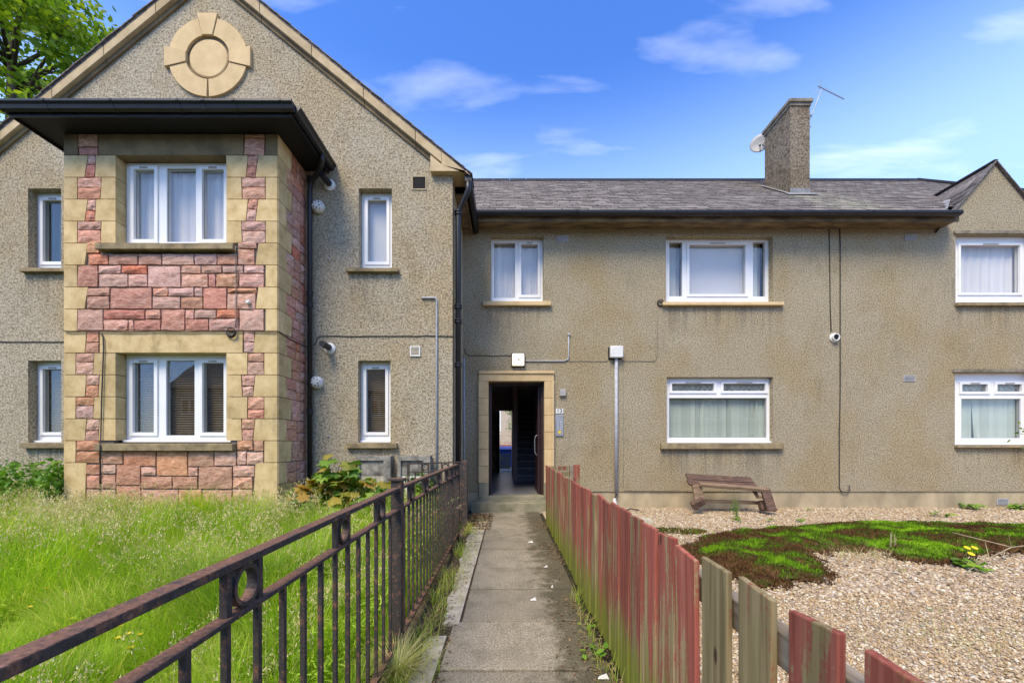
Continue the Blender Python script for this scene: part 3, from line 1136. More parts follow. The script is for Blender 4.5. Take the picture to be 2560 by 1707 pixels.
def rubble(x0, x1, z0, z1, x0t=None, x1t=None, mat=None):
    x0t = x0 if x0t is None else x0t
    x1t = x1 if x1t is None else x1t
    g = 0.007
    w, h = abs(x1 - x0), z1 - z0
    nu, nz = (4 if w > 0.3 else 3), 3
    block("stone", [(x0 + g, z0 + g), (x1 - g, z0 + g), (x1t - g, z1 - g), (x0t + g, z1 - g)], mat or pink(z0), 'front', 0.004, 0.03, 1, nu, nz)


def quoin(x0b, x1b, x1t, x0t, z0, z1, mat="sandstone", deep=0.03, proud=0.006):
    block("quoin", [(x0b + J, z0 + J), (x1b - J, z0 + J), (x1t - J, z1 - J), (x0t + J, z1 - J)], mat, 'front', proud, deep)


# columns of the two pillars either side of the windows (x on the bay front)
LW = (X1(525), X1(505))     # left outer quoin, wide course: right edge top, bottom
LN = (X1(462), X1(462))
RW = (X1(1535), X1(1518))   # right outer quoin, wide: left edge top, bottom
RN = (X1(1578), X1(1578))
JLW = (X1(572), X1(566))    # left jamb, wide
JLN = (X1(605), X1(598))
JRW = (X1(1475), X1(1462))
JRN = (X1(1435), X1(1440))
OL, OR = O_BU[0], O_BU[1]


def stack2(a_b, b_b, b_t, a_t, z0, z1):
    zz = z0 + (z1 - z0) * random.uniform(0.42, 0.62)
    f = (zz - z0) / (z1 - z0)
    am, bm = a_b + (a_t - a_b) * f, b_b + (b_t - b_b) * f
    rubble(a_b, b_b, z0, zz, am, bm)
    rubble(am, bm, zz, z1, a_t, b_t)


# top band
quoin(BX0, X1(465), X1(465), BX0, CZ[0], TOPZ, "sandstone_grime_shade")
zz = CZ[0] + (TOPZ - CZ[0]) * 0.4
rubble(X1(470), X1(583), CZ[0], zz)
rubble(X1(467), X1(583), zz, TOPZ)
quoin(X1(587), X1(1448), X1(1448), X1(587), CZ[0], TOPZ, "sandstone_grime_shade", 0.16)
rubble(X1(1452), X1(1573), CZ[0], CZ[0] + 0.235)
rubble(X1(1452), X1(1573), CZ[0] + 0.235, TOPZ)
quoin(X1(1578), BX1, BX1, X1(1578), CZ[0], TOPZ, "sandstone_grime_shade")
for k in range(15):
    z1, z0 = CZ[k], CZ[k + 1]
    if k == 14:
        z0 = CZ[16]
    wide = (k % 2 == 0)
    a = LW if wide else LN
    b = RW if wide else RN
    if k >= 8:
        fl_ = X2(478) if k % 2 == 0 else X2(430)
        a = (fl_ + (0.02 if wide else 0.0), fl_ - (0.015 if wide else 0)) if k % 2 else (fl_ + 0.02, fl_ - 0.02)
        a = (X2(487), X2(478)) if k % 2 == 0 else (X2(428), X2(426))
        b = (X2(1430), X2(1418)) if k % 2 == 0 else (X2(1480), X2(1480))
    quoin(BX0, a[1], a[0], BX0, z0, z1)
    quoin(b[1], BX1, BX1, b[0], z0, z1)
    jl = jr = None
    if k < 4:
        jl = JLW if wide else JLN
        jr = JRW if wide else JRN
    elif 8 < k < 13:
        jl = (X2(530), X2(522)) if k % 2 else (X2(560), X2(552))
        jr = (X2(1388), X2(1385)) if k % 2 else (X2(1352), X2(1358))
    if jl:
        quoin(jl[1], OL, OL, jl[0], z0, z1, deep=0.16)
        quoin(OR, jr[1], jr[0], OR, z0, z1, deep=0.16)
        stack2(a[1], jl[1], jl[0], a[0], z0, z1)
        stack2(jr[1], b[1], b[0], jr[0], z0, z1)
# course 8: long lintel of the lower window
quoin(X2(560), X2(1360), X2(1362), X2(560), CZ[9], CZ[8], deep=0.16)
stack2(X2(478), X2(554), X2(556), X2(487), CZ[9], CZ[8])
stack2(X2(1366), X2(1430), X2(1425), X2(1364), CZ[9], CZ[8])
# traced rubble between the windows and at the foot (zoom coordinates x0, x1, y0, y1)
RUB = [
    (485, 557, 0, 74), (495, 607, 78, 139), (610, 772, 78, 139), (776, 905, 78, 139), (908, 1088, 78, 141), (1089, 1215, 78, 139), (1217, 1330, 78, 139),
    (1332, 1437, 10, 48), (1331, 1428, 52, 139),
    (436, 550, 143, 262), (553, 678, 143, 188), (682, 825, 143, 188), (555, 717, 190, 263), (719, 827, 190, 262), (829, 1013, 145, 265), (1016, 1125, 143, 188), (1128, 1243, 143, 187), (1246, 1364, 143, 186),
    (1016, 1166, 190, 265), (1168, 1208, 190, 264), (1210, 1337, 189, 264), (1340, 1479, 188, 265), (1366, 1479, 143, 186),
    (484, 617, 267, 312), (487, 614, 314, 386), (619, 853, 267, 386), (857, 942, 267, 314), (944, 1087, 267, 315), (1089, 1137, 267, 315), (855, 1011, 317, 386), (1014, 1137, 318, 386), (1139, 1269, 267, 387), (1272, 1440, 267, 297), (1272, 1432, 299, 387),
    (434, 578, 389, 506), (581, 812, 389, 443), (814, 900, 389, 443), (581, 717, 446, 506), (719, 751, 446, 506), (753, 901, 446, 506), (903, 1036, 389, 506), (1039, 1087, 389, 440), (1089, 1211, 389, 438), (1213, 1337, 389, 437), (1039, 1168, 442, 508), (1170, 1337, 440, 508), (1340, 1478, 389, 508),
    (428, 558, 1119, 1178), (428, 558, 1180, 1248), (560, 690, 1180, 1254), (692, 874, 1180, 1265), (877, 1052, 1180, 1320), (1054, 1198, 1180, 1267), (1200, 1324, 1180, 1264), (1327, 1418, 1119, 1177), (1420, 1477, 1119, 1182), (1327, 1380, 1180, 1257), (1382, 1477, 1184, 1257),
    (478, 563, 1252, 1312), (566, 650, 1256, 1308), (652, 788, 1256, 1372), (790, 874, 1268, 1318), (790, 964, 1321, 1392), (967, 1107, 1322, 1392), (1054, 1109, 1270, 1320), (1111, 1302, 1267, 1393), (1305, 1427, 1260, 1323), (1305, 1415, 1325, 1390), (486, 563, 1314, 1390), (566, 650, 1311, 1390), (652, 788, 1374, 1470),
    (486, 650, 1393, 1500), (790, 1000, 1395, 1500), (1002, 1130, 1395, 1500), (1132, 1300, 1396, 1500), (1302, 1416, 1393, 1500),
]
for (a, b, c, d_) in RUB:
    mt = "stone_red" if (a, c) == (1139, 267) else ("stone_orange" if c > 1100 and random.random() < .75 else None)
    rubble(X2(a), X2(b), Z2(d_), Z2(c), mat=mt)
# right-hand cheek of the bay
for k in range(-1, 16):
    z1 = TOPZ if k < 0 else CZ[k]
    z0 = CZ[k + 1] if k < 15 else -0.05
    w = 0.33 if k % 2 else 0.22
    y0 = BY + 0.0
    block("quoin", [(y0 + J, z0 + J), (y0 + w - J, z0 + J), (y0 + w - J + (.02 if k % 2 else -.02), z1 - J), (y0 + J, z1 - J)], "sandstone", 'side', 0.006, 0.03)
    cuts = [y0 + w + (.02 if k % 2 else -.02), y0 + w + 0.16 + random.uniform(0, .12)] + ([] if k % 3 == 0 else [y0 + 0.58])
    cuts = sorted(c for c in cuts if c < GY - 0.05) + [GY + 0.01]
    for a, b in zip(cuts[:-1], cuts[1:]):
        zs = [z0, z0 + (z1 - z0) * random.uniform(.4, .6), z1] if random.random() < .75 else [z0, z1]
        for za, zb in zip(zs[:-1], zs[1:]):
            g = 0.006
            block("stone", [(a + g, za + g), (b - g, za + g), (b - g, zb - g), (a + g, zb - g)], pink(za), 'side', 0.004, 0.03, 1, 2, 2)
# left cheek (away from the camera)
MB().box(BX0 - 0.006, BX0 + 0.02, BY + 0.002, GY + 0.01, -0.05, TOPZ).build("cheek", "sandstone", bay)

# bay roof: soffit, fascia, gutter and low roof
br = empty("bay_roof", ((BX0 + BX1) / 2, 5.6, 5.5), parent=house)
RX0, RX1, RYF = BX0 - 0.40, BX1 + 0.42, 5.03
SZ = 5.525
MB().box(RX0 + 0.07, RX1 - 0.07, RYF + 0.07, GY, SZ, SZ + 0.03).build("soffit", "black_soffit", br)
fa = MB()
fa.box(RX0 + 0.05, RX1 - 0.05, RYF + 0.05, RYF + 0.07, SZ - 0.035, SZ + 0.10)
fa.box(RX0 + 0.05, RX0 + 0.07, RYF + 0.07, GY, SZ - 0.035, SZ + 0.10)
fa.box(RX1 - 0.07, RX1 - 0.05, RYF + 0.07, GY, SZ - 0.035, SZ + 0.10)
fa.build("fascia", "black_paint", br)
gz = SZ + 0.075
ogee = [(0.055, 0.03), (0.055, -0.06), (0.02, -0.075), (-0.02, -0.06), (-0.035, -0.02), (-0.06, 0.005), (-0.06, 0.03)]
g1 = MB()
g1.sweep_x([(RYF + a, gz + b) for a, b in ogee], RX0, RX1)
for xx in (RX0 + 0.6, RX0 + 1.45, RX0 + 2.3, RX0 + 2.62, RX1 - 0.75, RX1 - 0.16):
    g1.sweep_x([(RYF + a * 1.09, gz + b * 1.09) for a, b in ogee], xx, xx + 0.03)
g1.build("gutter", "black_paint", br)
MB().sweep_y([(RX1 - a * 1.0, gz + b) for a, b in ogee][::-1], RYF + 0.056, GY + 0.0).build("gutter", "black_paint", br)
MB().sweep_y([(RX0 + a * 1.0, gz + b) for a, b in ogee], RYF + 0.056, GY + 0.0).build("gutter", "black_paint", br)
tr = MB()
tr.hexa([(RX0 + .06, RYF + .06, gz), (RX1 - .06, RYF + .06, gz), (RX1 - .06, GY, gz), (RX0 + .06, GY, gz),
         (RX0 + .10, RYF + .10, gz + .02), (RX1 - .10, RYF + .10, gz + .02), (RX1 - .8, GY, gz + .26), (RX0 + .8, GY, gz + .26)])
tr.build("covering", "slate", br)

# ------------------------------------------------------------------ windows
def wave_cloth(x0, x1, z0, z1, y, n, amp, per):
    V, Q = [], []
    for i in range(n + 1):
        x = x0 + (x1 - x0) * i / n
        yy = y + amp * math.sin(2 * math.pi * x / per) + amp * 0.6 * math.sin(2 * math.pi * x / (per * 0.37) + 1)
        V += [(x, yy, z0), (x, yy, z1)]
    for i in range(n):
        Q.append((2 * i, 2 * i + 2, 2 * i + 3, 2 * i + 1))
    m = MB()
    m.v, m.f = V, Q
    return m


def window(open_, wall_y, recess, panes, sill, cover, pane_mat, sashes=(), label=None, board=True):
    """open_: opening on the wall; panes: list of (x0,x1,z0,z1) on the frame plane"""
    x0, x1, z0, z1 = open_
    fy = wall_y + recess
    root = empty("window", ((x0 + x1) / 2, fy, z0), parent=house)
    if label:
        root["label"] = label
    fr = MB()
    fr.plate(x0 + 0.002, x1 - 0.002, z0 + 0.002, z1 - 0.002, fy, 0.07, panes)
    fr.build("frame", "pvc", root)
    for k, p in enumerate(panes):
        MB().box(p[0] - 0.004, p[1] + 0.004, fy + 0.030, fy + 0.036, p[2] - 0.004, p[3] + 0.004).build("pane", pane_mat, root)
        gs = MB()      # dark glazing gasket
        g = 0.006
        gs.plate(p[0] - 0.001, p[1] + 0.001, p[2] - 0.001, p[3] + 0.001, fy + 0.020, 0.008, [(p[0] + g, p[1] - g, p[2] + g, p[3] - g)])
        gs.build("gasket", "pvc_grey", root)
        if k in sashes:
            e = 0.047
            s = MB()
            s.plate(p[0] - e, p[1] + e, p[2] - e, p[3] + e, fy - 0.018, 0.017, [p])
            s.build("sash", "pvc", root, bevel=0.004)
            vn = MB()
            cx = (p[0] + p[1]) / 2
            wv = min(0.30, (p[1] - p[0]) * 0.36)
            vn.box(cx - wv / 2, cx + wv / 2, fy - 0.030, fy - 0.018, p[3] + 0.012, p[3] + 0.030)
            vn.build("trickle_vent", "vent_grey", root)
    if board:
        MB().box(x0 - 0.0, x1 + 0.0, fy - 0.06, fy - 0.0, z0 + 0.004, z0 + 0.036).build("cill", "pvc", root, bevel=0.004)
    if sill:
        sx0, sx1, sz0, sz1, smat = sill
        sm = MB()
        sm.hexa([(sx0, wall_y - 0.075, sz0), (sx1, wall_y - 0.075, sz0), (sx1, wall_y + recess + .02, sz0), (sx0, wall_y + recess + .02, sz0),
                 (sx0, wall_y - 0.07, sz1 - .012), (sx1, wall_y - 0.07, sz1 - .012), (sx1, wall_y + recess + .02, sz1), (sx0, wall_y + recess + .02, sz1)])
        sm.build("sill", smat, root, bevel=0.005)
    kind = cover
    cy = fy + 0.11
    if kind == 'net':
        wave_cloth(x0 - .05, x1 + .05, z0 - .02, z1 + .05, cy + 0.02, 90, 0.012, 0.16).build("curtain", "net_curtain", root, smooth=True)
    elif kind == 'blind':
        MB().box(x0 - .04, x1 + .04, cy, cy + 0.005, z0 - .02, z1 + .04).build("blind", "roller_blind", root)
    elif kind == 'blind_nets':
        MB().box(panes[1][0] - .1, panes[1][1] + .1, cy, cy + 0.005, z0 - .02, z1 + .04).build("blind", "net_curtain", root)
        for p in (panes[0], panes[2]):
            wave_cloth(p[0] - .04, (p[0] + p[1]) / 2 + .06, z0, z1 + .02, cy + 0.04, 20, 0.012, 0.1).build("curtain", "vane_fabric", root, smooth=True)
            MB().box(p[0] - .04, p[1] + .04, cy + 0.12, cy + 0.125, z0 - .02, z1 + .04).build("blind", "net_curtain", root)
    elif kind == 'teal':
        wave_cloth(x0 - .05, x1 + .05, z0 - .02, z1 + .05, cy + 0.05, 60, 0.02, 0.14).build("curtain", "teal_curtain", root, smooth=True)
    elif kind == 'venetian':
        m = MB()
        z = z0 + 0.03
        while z < z1 + 0.02:
            m.hexa([(x0 - .03, cy - .010, z), (x1 + .03, cy - .010, z), (x1 + .03, cy + .012, z + .026), (x0 - .03, cy + .012, z + .026),
                    (x0 - .03, cy - .011, z + .003), (x1 + .03, cy - .011, z + .003), (x1 + .03, cy + .011, z + .029), (x0 - .03, cy + .011, z + .029)])
            z += 0.034
        m.build("blind", "brown_slat", root)
    elif kind == 'vertical':
        w = 0.089
        n = int((x1 - x0 + .04) / w)
        zt = z1 - 0.27
        vm = None
        for k in range(n):
            cx = x0 + 0.01 + (k + .5) * w
            a = R(random.choice([8, 12, 14, 10, 16, 12]))
            if k in (8, 14, 19, n - 3):
                a = R(40)
            tilt = 0.0
            if open_ is O_RL and k == 6:
                tilt = 0.10
            dx, dy = math.cos(a) * (w + .012) / 2, math.sin(a) * (w + .012) / 2
            v = MB()
            v.hexa([(cx - dx + tilt, cy + dy, z0 + .02), (cx + dx + tilt, cy - dy, z0 + .02), (cx + dx + tilt, cy - dy + .002, z0 + .02), (cx - dx + tilt, cy + dy + .002, z0 + .02),
                    (cx - dx, cy + dy, z1 + .03), (cx + dx, cy - dy, z1 + .03), (cx + dx, cy - dy + .002, z1 + .03), (cx - dx, cy + dy + .002, z1 + .03)])
            v.build("slat", "vane_fabric", root)
    return root


def P(a, b, c, d_, dep):
    return rect(a, b, c, d_, dep)


dg = GY + 0.125
pg_u = [P(845.3, 888.6, 460.9, 602, dg)]
pg_l = [P(841.8, 885.7, 848.3, 992.5, dg)]
gs = lambda a, b, c, d_: (DX(a, GY), DX(b, GY), DZ(d_, GY), DZ(c, GY), "sill_stone")
window(O_GU, GY, 0.125, pg_u, gs(798, 917, 617.5, 628), 'blind', "pane_sky", (0,), "narrow white window upstairs with pale blind")
window(O_GL, GY, 0.125, pg_l, gs(798, 914, 1016, 1029), 'venetian', "pane_dark", (0,), "narrow white window downstairs with brown slatted blind")


def msill(s):
    return (2 * GXC - s[1], 2 * GXC - s[0], s[2], s[3], s[4])


window(O_GUL, GY, 0.125, [(-7.43, -7.11, pg_u[0][2], pg_u[0][3])], msill(gs(798, 917, 617.5, 628)), 'teal', "pane_dark", (0,), "narrow upstairs window with dark curtain, half hidden by the bay")
window(O_GLL, GY, 0.125, [(-7.43, -7.11, pg_l[0][2], pg_l[0][3])], msill(gs(798, 914, 1016, 1029)), 'venetian', "pane_dark", (0,), "narrow downstairs window half hidden by the bay")
db = BY + 0.145
window(O_BU, BY, 0.145, [P(309.4, 356.6, 390.6, 551, db), P(383, 450, 387, 556, db), P(466, 516, 390.6, 551, db)],
       (DX(230, BY), DX(543, BY), DZ(578, BY), DZ(562, BY), "sill_stone"), 'net', "pane_sky", (0, 2), "upper bay window with pale net curtains")
window(O_BL, BY, 0.145, [P(306.9, 356, 833.6, 993, db), P(381.5, 447, 828, 1000, db), P(466.5, 515.7, 833.6, 993, db)],
       (DX(229, BY), DX(542, BY), DZ(1035, BY), DZ(1017, BY), "sill_stone"), 'venetian', "pane_dark", (0, 2), "lower bay window with brown slatted blinds")
dm = MY + 0.135
ms = lambda a, b, c, d_: (DX(a, MY), DX(b, MY), DZ(d_, MY), DZ(c, MY), "sandstone_door")
window(O_MUL, MY, 0.135, [P(1134.9, 1183, 558, 684, dm), P(1197.3, 1235, 562, 678, dm)], ms(1110, 1265, 693, 704), 'net', "pane_sky", (1,), "two light window above the entrance")
window(O_MUR, MY, 0.135, [P(1537.5, 1567, 556, 680.5, dm), P(1582.7, 1711.4, 563, 676, dm), P(1729.7, 1757.6, 556, 681, dm)], ms(1520, 1796, 694.5, 703.5), 'blind_nets', "pane_sky", (1,), "wide upstairs window with large centre pane")
window(O_MLR, MY, 0.10, [P(1543, 1639.5, 881, 897.7, MY + .1), P(1660.8, 1757.2, 881, 897.7, MY + .1), P(1537, 1761.3, 913.8, 1005, MY + .1)], ms(1516, 1795, 1017, 1031)[:4] + ("sill_stone",), 'vertical', "pane_dark", (0, 1), "wide downstairs window with vertical blinds above the broken bench")
window(O_RU, MY, 0.10, [P(2205, 2341, 564, 673, MY + .1)], (O_RU[0] - .02, O_RU[1] + .04, O_RU[2] - .07, O_RU[2] + .005, "sill_stone"), 'net', "pane_sky", (0,), "upstairs window under the small right gable")
window(O_RL, MY, 0.10, [P(2208, 2267, 882.4, 899.5, MY + .1), P(2288.6, 2345, 882.4, 899.5, MY + .1), P(2208, 2345, 915.6, 1006, MY + .1)], (O_RL[0] - .02, O_RL[1] + .04, O_RL[2] - .05, O_RL[2] + .005, "sill_stone"), 'vertical', "pane_dark", (0, 1), "downstairs window at the right with vertical blinds")
# hood strips over the two right-hand windows
for o in (O_RU, O_RL):
    MB().box(o[0] - 0.05, o[1] + 0.05, MY - 0.03, MY + 0.02, o[3] + 0.002, o[3] + 0.055).build("window_hood", "cope", house)
# leaded diamonds in the small top lights
ld = MB()
for (pa, pb) in ((1543, 1639.5), (1660.8, 1757.2), (2208, 2267), (2288.6, 2345)):
    r_ = P(pa, pb, 881, 898, MY + .1)
    h = r_[3] - r_[2]
    x = r_[0]
    while x < r_[1] - h * 0.6:
        xe = min(x + h, r_[1])
        ld.beam((x, MY + 0.127, r_[2]), (xe, MY + 0.127, r_[3]), 0.006, 0.006, (0, 1, 0))
        ld.beam((x, MY + 0.127, r_[3]), (xe, MY + 0.127, r_[2]), 0.006, 0.006, (0, 1, 0))
        x += h * 0.8
ld.build("leaded_lattice", "vent_grey", house)

# ------------------------------------------------------------------ entrance
ds = empty("door_surround", ((O_DOOR[0] + O_DOOR[1]) / 2, MY, 0.17), parent=house)
zj = [0.18, DZ(1145, MY) + .0, 0.62, 1.0, 1.36, 1.72, 2.09, O_DOOR[3]]
zj = [0.0, 0.50] + [0.50 + (O_DOOR[3] - 0.50) * k / 6 for k in range(1, 7)]
sw = 0.185
for (xa, xb, s) in ((O_DOOR[0] - sw, O_DOOR[0], -1), (O_DOOR[1], O_DOOR[1] + sw, 1)):
    for a, b in zip(zj[:-1], zj[1:]):
        m = MB()
        m.box(xa, xb, MY - 0.035, MY + 0.16, a + .0025, b - .0025)
        m.build("jamb_stone", "sandstone_door" if a > 0.2 else "step_stone", ds, bevel=0.004)
        bx = (xa - 0.004, xa + 0.05) if s < 0 else (xb - 0.05, xb + 0.004)
        if a > 0.2:
            MB().box(bx[0], bx[1], MY - 0.060, MY - 0.034, a + .0025, b - .0025).build("jamb_moulding", "sandstone_door", ds, bevel=0.006)
MB().box(O_DOOR[0] - sw, O_DOOR[1] + sw, MY - 0.035, MY + 0.16, O_DOOR[3] + .0025, O_DOOR[3] + 0.19).build("lintel", "sandstone_door", ds, bevel=0.004)
MB().box(O_DOOR[0] - sw - .004, O_DOOR[1] + sw + .004, MY - 0.060, MY - 0.034, O_DOOR[3] + 0.145, O_DOOR[3] + 0.195).build("lintel_moulding", "sandstone_door", ds, bevel=0.006)
st = MB()
st.box(DX(1082, 7.22), O_DOOR[1] + 0.25, 7.22, MY - 0.036, -0.05, 0.165)
st.build("step", "step_stone", ds, bevel=0.012)
MB().box(O_DOOR[0] + .001, O_DOOR[1] - .001, MY - 0.05, MY + 0.30, 0.0, 0.245).build("threshold", "step_stone", ds, bevel=0.006)
dfm = MB()
fw = 0.055
fy0, fy1 = MY + 0.165, MY + 0.26
dfm.box(O_DOOR[0] - 0.02, O_DOOR[0] + fw, fy0, fy1, 0.245, O_DOOR[3] + .02)
dfm.box(O_DOOR[1] - fw, O_DOOR[1] + 0.02, fy0, fy1, 0.245, O_DOOR[3] + .02)
dfm.box(O_DOOR[0] + fw, O_DOOR[1] - fw, fy0, fy1, O_DOOR[3] - 0.05, O_DOOR[3] + .02)
dfm.build("door_frame", "maroon", house)
dl = MB()
dl.box(O_DOOR[1] - fw - 0.05, O_DOOR[1] - fw - 0.005, fy1, fy1 + 0.9, 0.255, O_DOOR[3] - 0.06)
dleaf = dl.build("door", "maroon", house, bevel=0.004, label="dark entrance door folded back inside the passage")
hx = O_DOOR[1] - fw - 0.05
hm = MB()
hm.tube([(hx + 0.01, fy1 + 0.07, 1.02), (hx - 0.03, fy1 + 0.07, 1.04), (hx - 0.055, fy1 + 0.07, 1.10), (hx - 0.055, fy1 + 0.07, 1.36), (hx - 0.03, fy1 + 0.07, 1.42), (hx + 0.01, fy1 + 0.07, 1.44)], 0.009, 8)
hm.build("handle", "steel", dleaf, smooth=True)
# passage
CX0, CX1 = -0.75, 1.30
SPX = 0.13
pf = MB()
pf.box(CX0, CX1, MY + 0.30, BACK_Y + 0.3, 0.10, 0.25)
pf.build("passage_floor", "close_floor", house)
pwl = MB()
pwl.box(CX0 - 0.1, CX0, MY + 0.30, BACK_Y, 0.1, 2.85)
pwl.box(CX1, CX1 + 0.1, MY + 0.30, BACK_Y, 0.1, 2.85)
pwl.box(SPX, SPX + 0.12, 10.35, BACK_Y, 0.25, 2.85)
pwl.box(CX0, SPX, 12.2, 12.4, 2.30, 2.85)
pwl.build("passage_wall", "close_wall", house)
MB().box(CX0 - 0.1, CX1 + 0.1, MY + 0.30, BACK_Y, 2.85, 3.0).build("passage_ceiling", "close_ceiling", house)
stair = empty("staircase", (0.8, 10.4, 0.25), parent=house)
for k in range(14):
    y = 10.40 + 0.27 * k
    MB().box(SPX + 0.12, CX1, y, BACK_Y, 0.25 + 0.175 * k, 0.25 + 0.175 * (k + 1)).build("tread", "navy_stair", stair)
    MB().box(SPX + 0.125, CX1 - 0.005, y - 0.012, y + 0.05, 0.25 + 0.175 * (k + 1) - 0.012, 0.25 + 0.175 * (k + 1) + 0.004).build("nosing", "stair_lit_edge", stair)
rdf = MB()
rdf.box(-0.40, -0.34, BACK_Y - 0.06, BACK_Y, 0.25, 2.5)
rdf.box(-0.335, -0.30, BACK_Y - 0.9, BACK_Y - 0.06, 0.26, 2.40)
rdf.build("rear_door", "dark_hole", house)

# ------------------------------------------------------------------ ground materials
def soil_mat(name, a, b, c):
    t = NT(name)
    p = t.pos()
    f = t.noise(p, 5.0, 6.0, 0.7)
    g = t.noise(p, 60.0, 4.0, 0.7)
    col = t.ramp(t.math('ADD', t.math('MULTIPLY', f, .6), t.math('MULTIPLY', g, .4)), [(0.36, a), (0.5, b), (0.64, c)])
    return t.done(t.principled(col, 0.95, 0.1, 0.0, t.bump(g, 0.7, 0.012)))


soil_mat("soil", (0.035, 0.027, 0.017), (0.085, 0.066, 0.040), (0.16, 0.13, 0.085))
soil_mat("lawn_soil", (0.03, 0.045, 0.012), (0.05, 0.075, 0.018), (0.09, 0.11, 0.03))


def slab_mat(name):
    t = NT(name)
    p = t.pos()
    sx = t.n("SeparateXYZ", {0: p}).outputs[0]
    g = t.noise(p, 90.0, 4.0, 0.7)
    f = t.noise(p, 4.0, 5.0, 0.65)
    col = t.ramp(g, [(0.34, (0.135, 0.116, 0.080)), (0.5, (0.245, 0.212, 0.150)), (0.68, (0.40, 0.36, 0.28))])
    col = t.mix(t.math('MULTIPLY', t.step(f, 0.42, 0.68), 0.45), col, (0.11, 0.097, 0.068))
    # dirt and moss creeping in from the fence side
    d = t.math('ADD', sx, t.math('MULTIPLY', t.math('SUBTRACT', t.noise(p, 6.0, 5.0, 0.7), 0.5), 0.9))
    col = t.mix(t.math('MULTIPLY', t.step(d, 0.18, 0.42), 0.85), col, t.ramp(g, [(0.35, (0.035, 0.03, 0.018)), (0.65, (0.11, 0.095, 0.055))]))
    col = t.mix(t.math('MULTIPLY', t.step(t.noise(p, 9.0, 5.0, 0.7), 0.60, 0.72), 0.4), col, (0.10, 0.105, 0.03))
    v = t.math('MULTIPLY_ADD', t.rand(), 0.28, 0.86)
    col = t.n("HueSaturation", {"Value": v, "Color": col}).outputs[0]
    return t.done(t.principled(col, 0.92, 0.2, 0.0, t.bump(g, 0.5, 0.006)))


slab_mat("slab")
simple("edging", (0.52, 0.47, 0.36), (0.34, 0.30, 0.22), 7.0, 0.9, 0.5, 50.0, 0.008)


def gravel_bed_mat(name):
    t = NT(name)
    p = t.pos()
    c = t.voro(p, 52.0, out="Color")
    s = t.n("SeparateColor", {0: c}).outputs[0]
    col = t.ramp(s, [(0.0, (0.30, 0.22, 0.14)), (0.3, (0.46, 0.34, 0.22)), (0.6, (0.56, 0.43, 0.29)), (0.85, (0.66, 0.54, 0.39)), (1.0, (0.74, 0.66, 0.54))])
    d = t.voro(p, 52.0)
    col = t.mix(t.step(d, 0.35, 0.65), col, (0.26, 0.195, 0.13))
    return t.done(t.principled(col, 0.85, 0.25, 0.0, t.bump(d, -0.8, 0.012)))


gravel_bed_mat("gravel_bed")


def pebble_mat(name):
    t = NT(name)
    a = t.attr('rnd')
    col = t.ramp(a, [(0.0, (0.22, 0.165, 0.12)), (0.14, (0.34, 0.235, 0.15)), (0.28, (0.50, 0.33, 0.16)), (0.42, (0.36, 0.26, 0.17)), (0.58, (0.50, 0.37, 0.23)), (0.74, (0.58, 0.47, 0.32)), (0.90, (0.70, 0.64, 0.54)), (0.97, (0.46, 0.35, 0.28)), (1.0, (0.30, 0.29, 0.28))])
    g = t.noise(t.pos(), 120.0, 3.0, 0.6)
    col = t.mix(1.0, col, t.ramp(g, [(0.3, (0.78, 0.75, 0.72)), (0.7, (1.05, 1.03, 1.0))]), 'MULTIPLY')
    return t.done(t.principled(t.mix(1.0, col, (0.98, 1.02, 0.98), 'MULTIPLY'), 0.62, 0.35))


pebble_mat("pebble")


def grass_mat(name, stops, tstops, trans=0.52):
    t = NT(name)
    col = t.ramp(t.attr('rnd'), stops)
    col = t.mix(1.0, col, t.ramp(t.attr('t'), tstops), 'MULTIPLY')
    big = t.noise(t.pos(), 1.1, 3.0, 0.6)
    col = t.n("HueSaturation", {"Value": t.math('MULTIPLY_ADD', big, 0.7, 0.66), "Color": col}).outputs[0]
    d = t.principled(col, 0.5, 0.35)
    tl = t.n("BsdfTranslucent", {"Color": t.mix(1.0, col, (1.1, 1.25, 0.5), 'MULTIPLY')}).outputs[0]
    return t.done(t.n("MixShader", {0: trans, 1: d, 2: tl}).outputs[0])


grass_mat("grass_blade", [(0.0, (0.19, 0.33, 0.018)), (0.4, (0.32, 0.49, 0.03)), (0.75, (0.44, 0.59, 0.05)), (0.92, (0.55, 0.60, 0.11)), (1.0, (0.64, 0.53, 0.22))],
          [(0.0, (0.75, 0.85, 0.75)), (0.5, (1, 1, 1)), (1.0, (1.15, 1.05, 0.9))])  # root shading painted into the blade colour, lighter towards the tip
grass_mat("seed_head", [(0.0, (0.36, 0.44, 0.09)), (0.4, (0.56, 0.50, 0.20)), (0.75, (0.66, 0.48, 0.29)), (1.0, (0.76, 0.66, 0.40))], [(0.0, (1, 1, 1)), (1.0, (1, 1, 1))], 0.3)
leafy("lawn_herb", [(0.0, (0.18, 0.32, 0.018)), (0.35, (0.31, 0.48, 0.03)), (0.7, (0.46, 0.61, 0.06)), (1.0, (0.64, 0.70, 0.18))], 0.45)
leafy("leaf_green", [(0.0, (0.08, 0.18, 0.02)), (0.5, (0.15, 0.27, 0.03)), (1.0, (0.25, 0.36, 0.05))], 0.35, None)
leafy("leaf_yellow", [(0.0, (0.22, 0.23, 0.03)), (0.6, (0.36, 0.28, 0.04)), (1.0, (0.42, 0.23, 0.04))], 0.35, None)
leafy("leaf_tree", [(0.0, (0.08, 0.15, 0.012)), (0.5, (0.18, 0.29, 0.020)), (1.0, (0.34, 0.42, 0.03))], 0.5)
leafy("leaf_weed", [(0.0, (0.06, 0.14, 0.02)), (0.5, (0.12, 0.24, 0.03)), (1.0, (0.24, 0.36, 0.04))], 0.35)
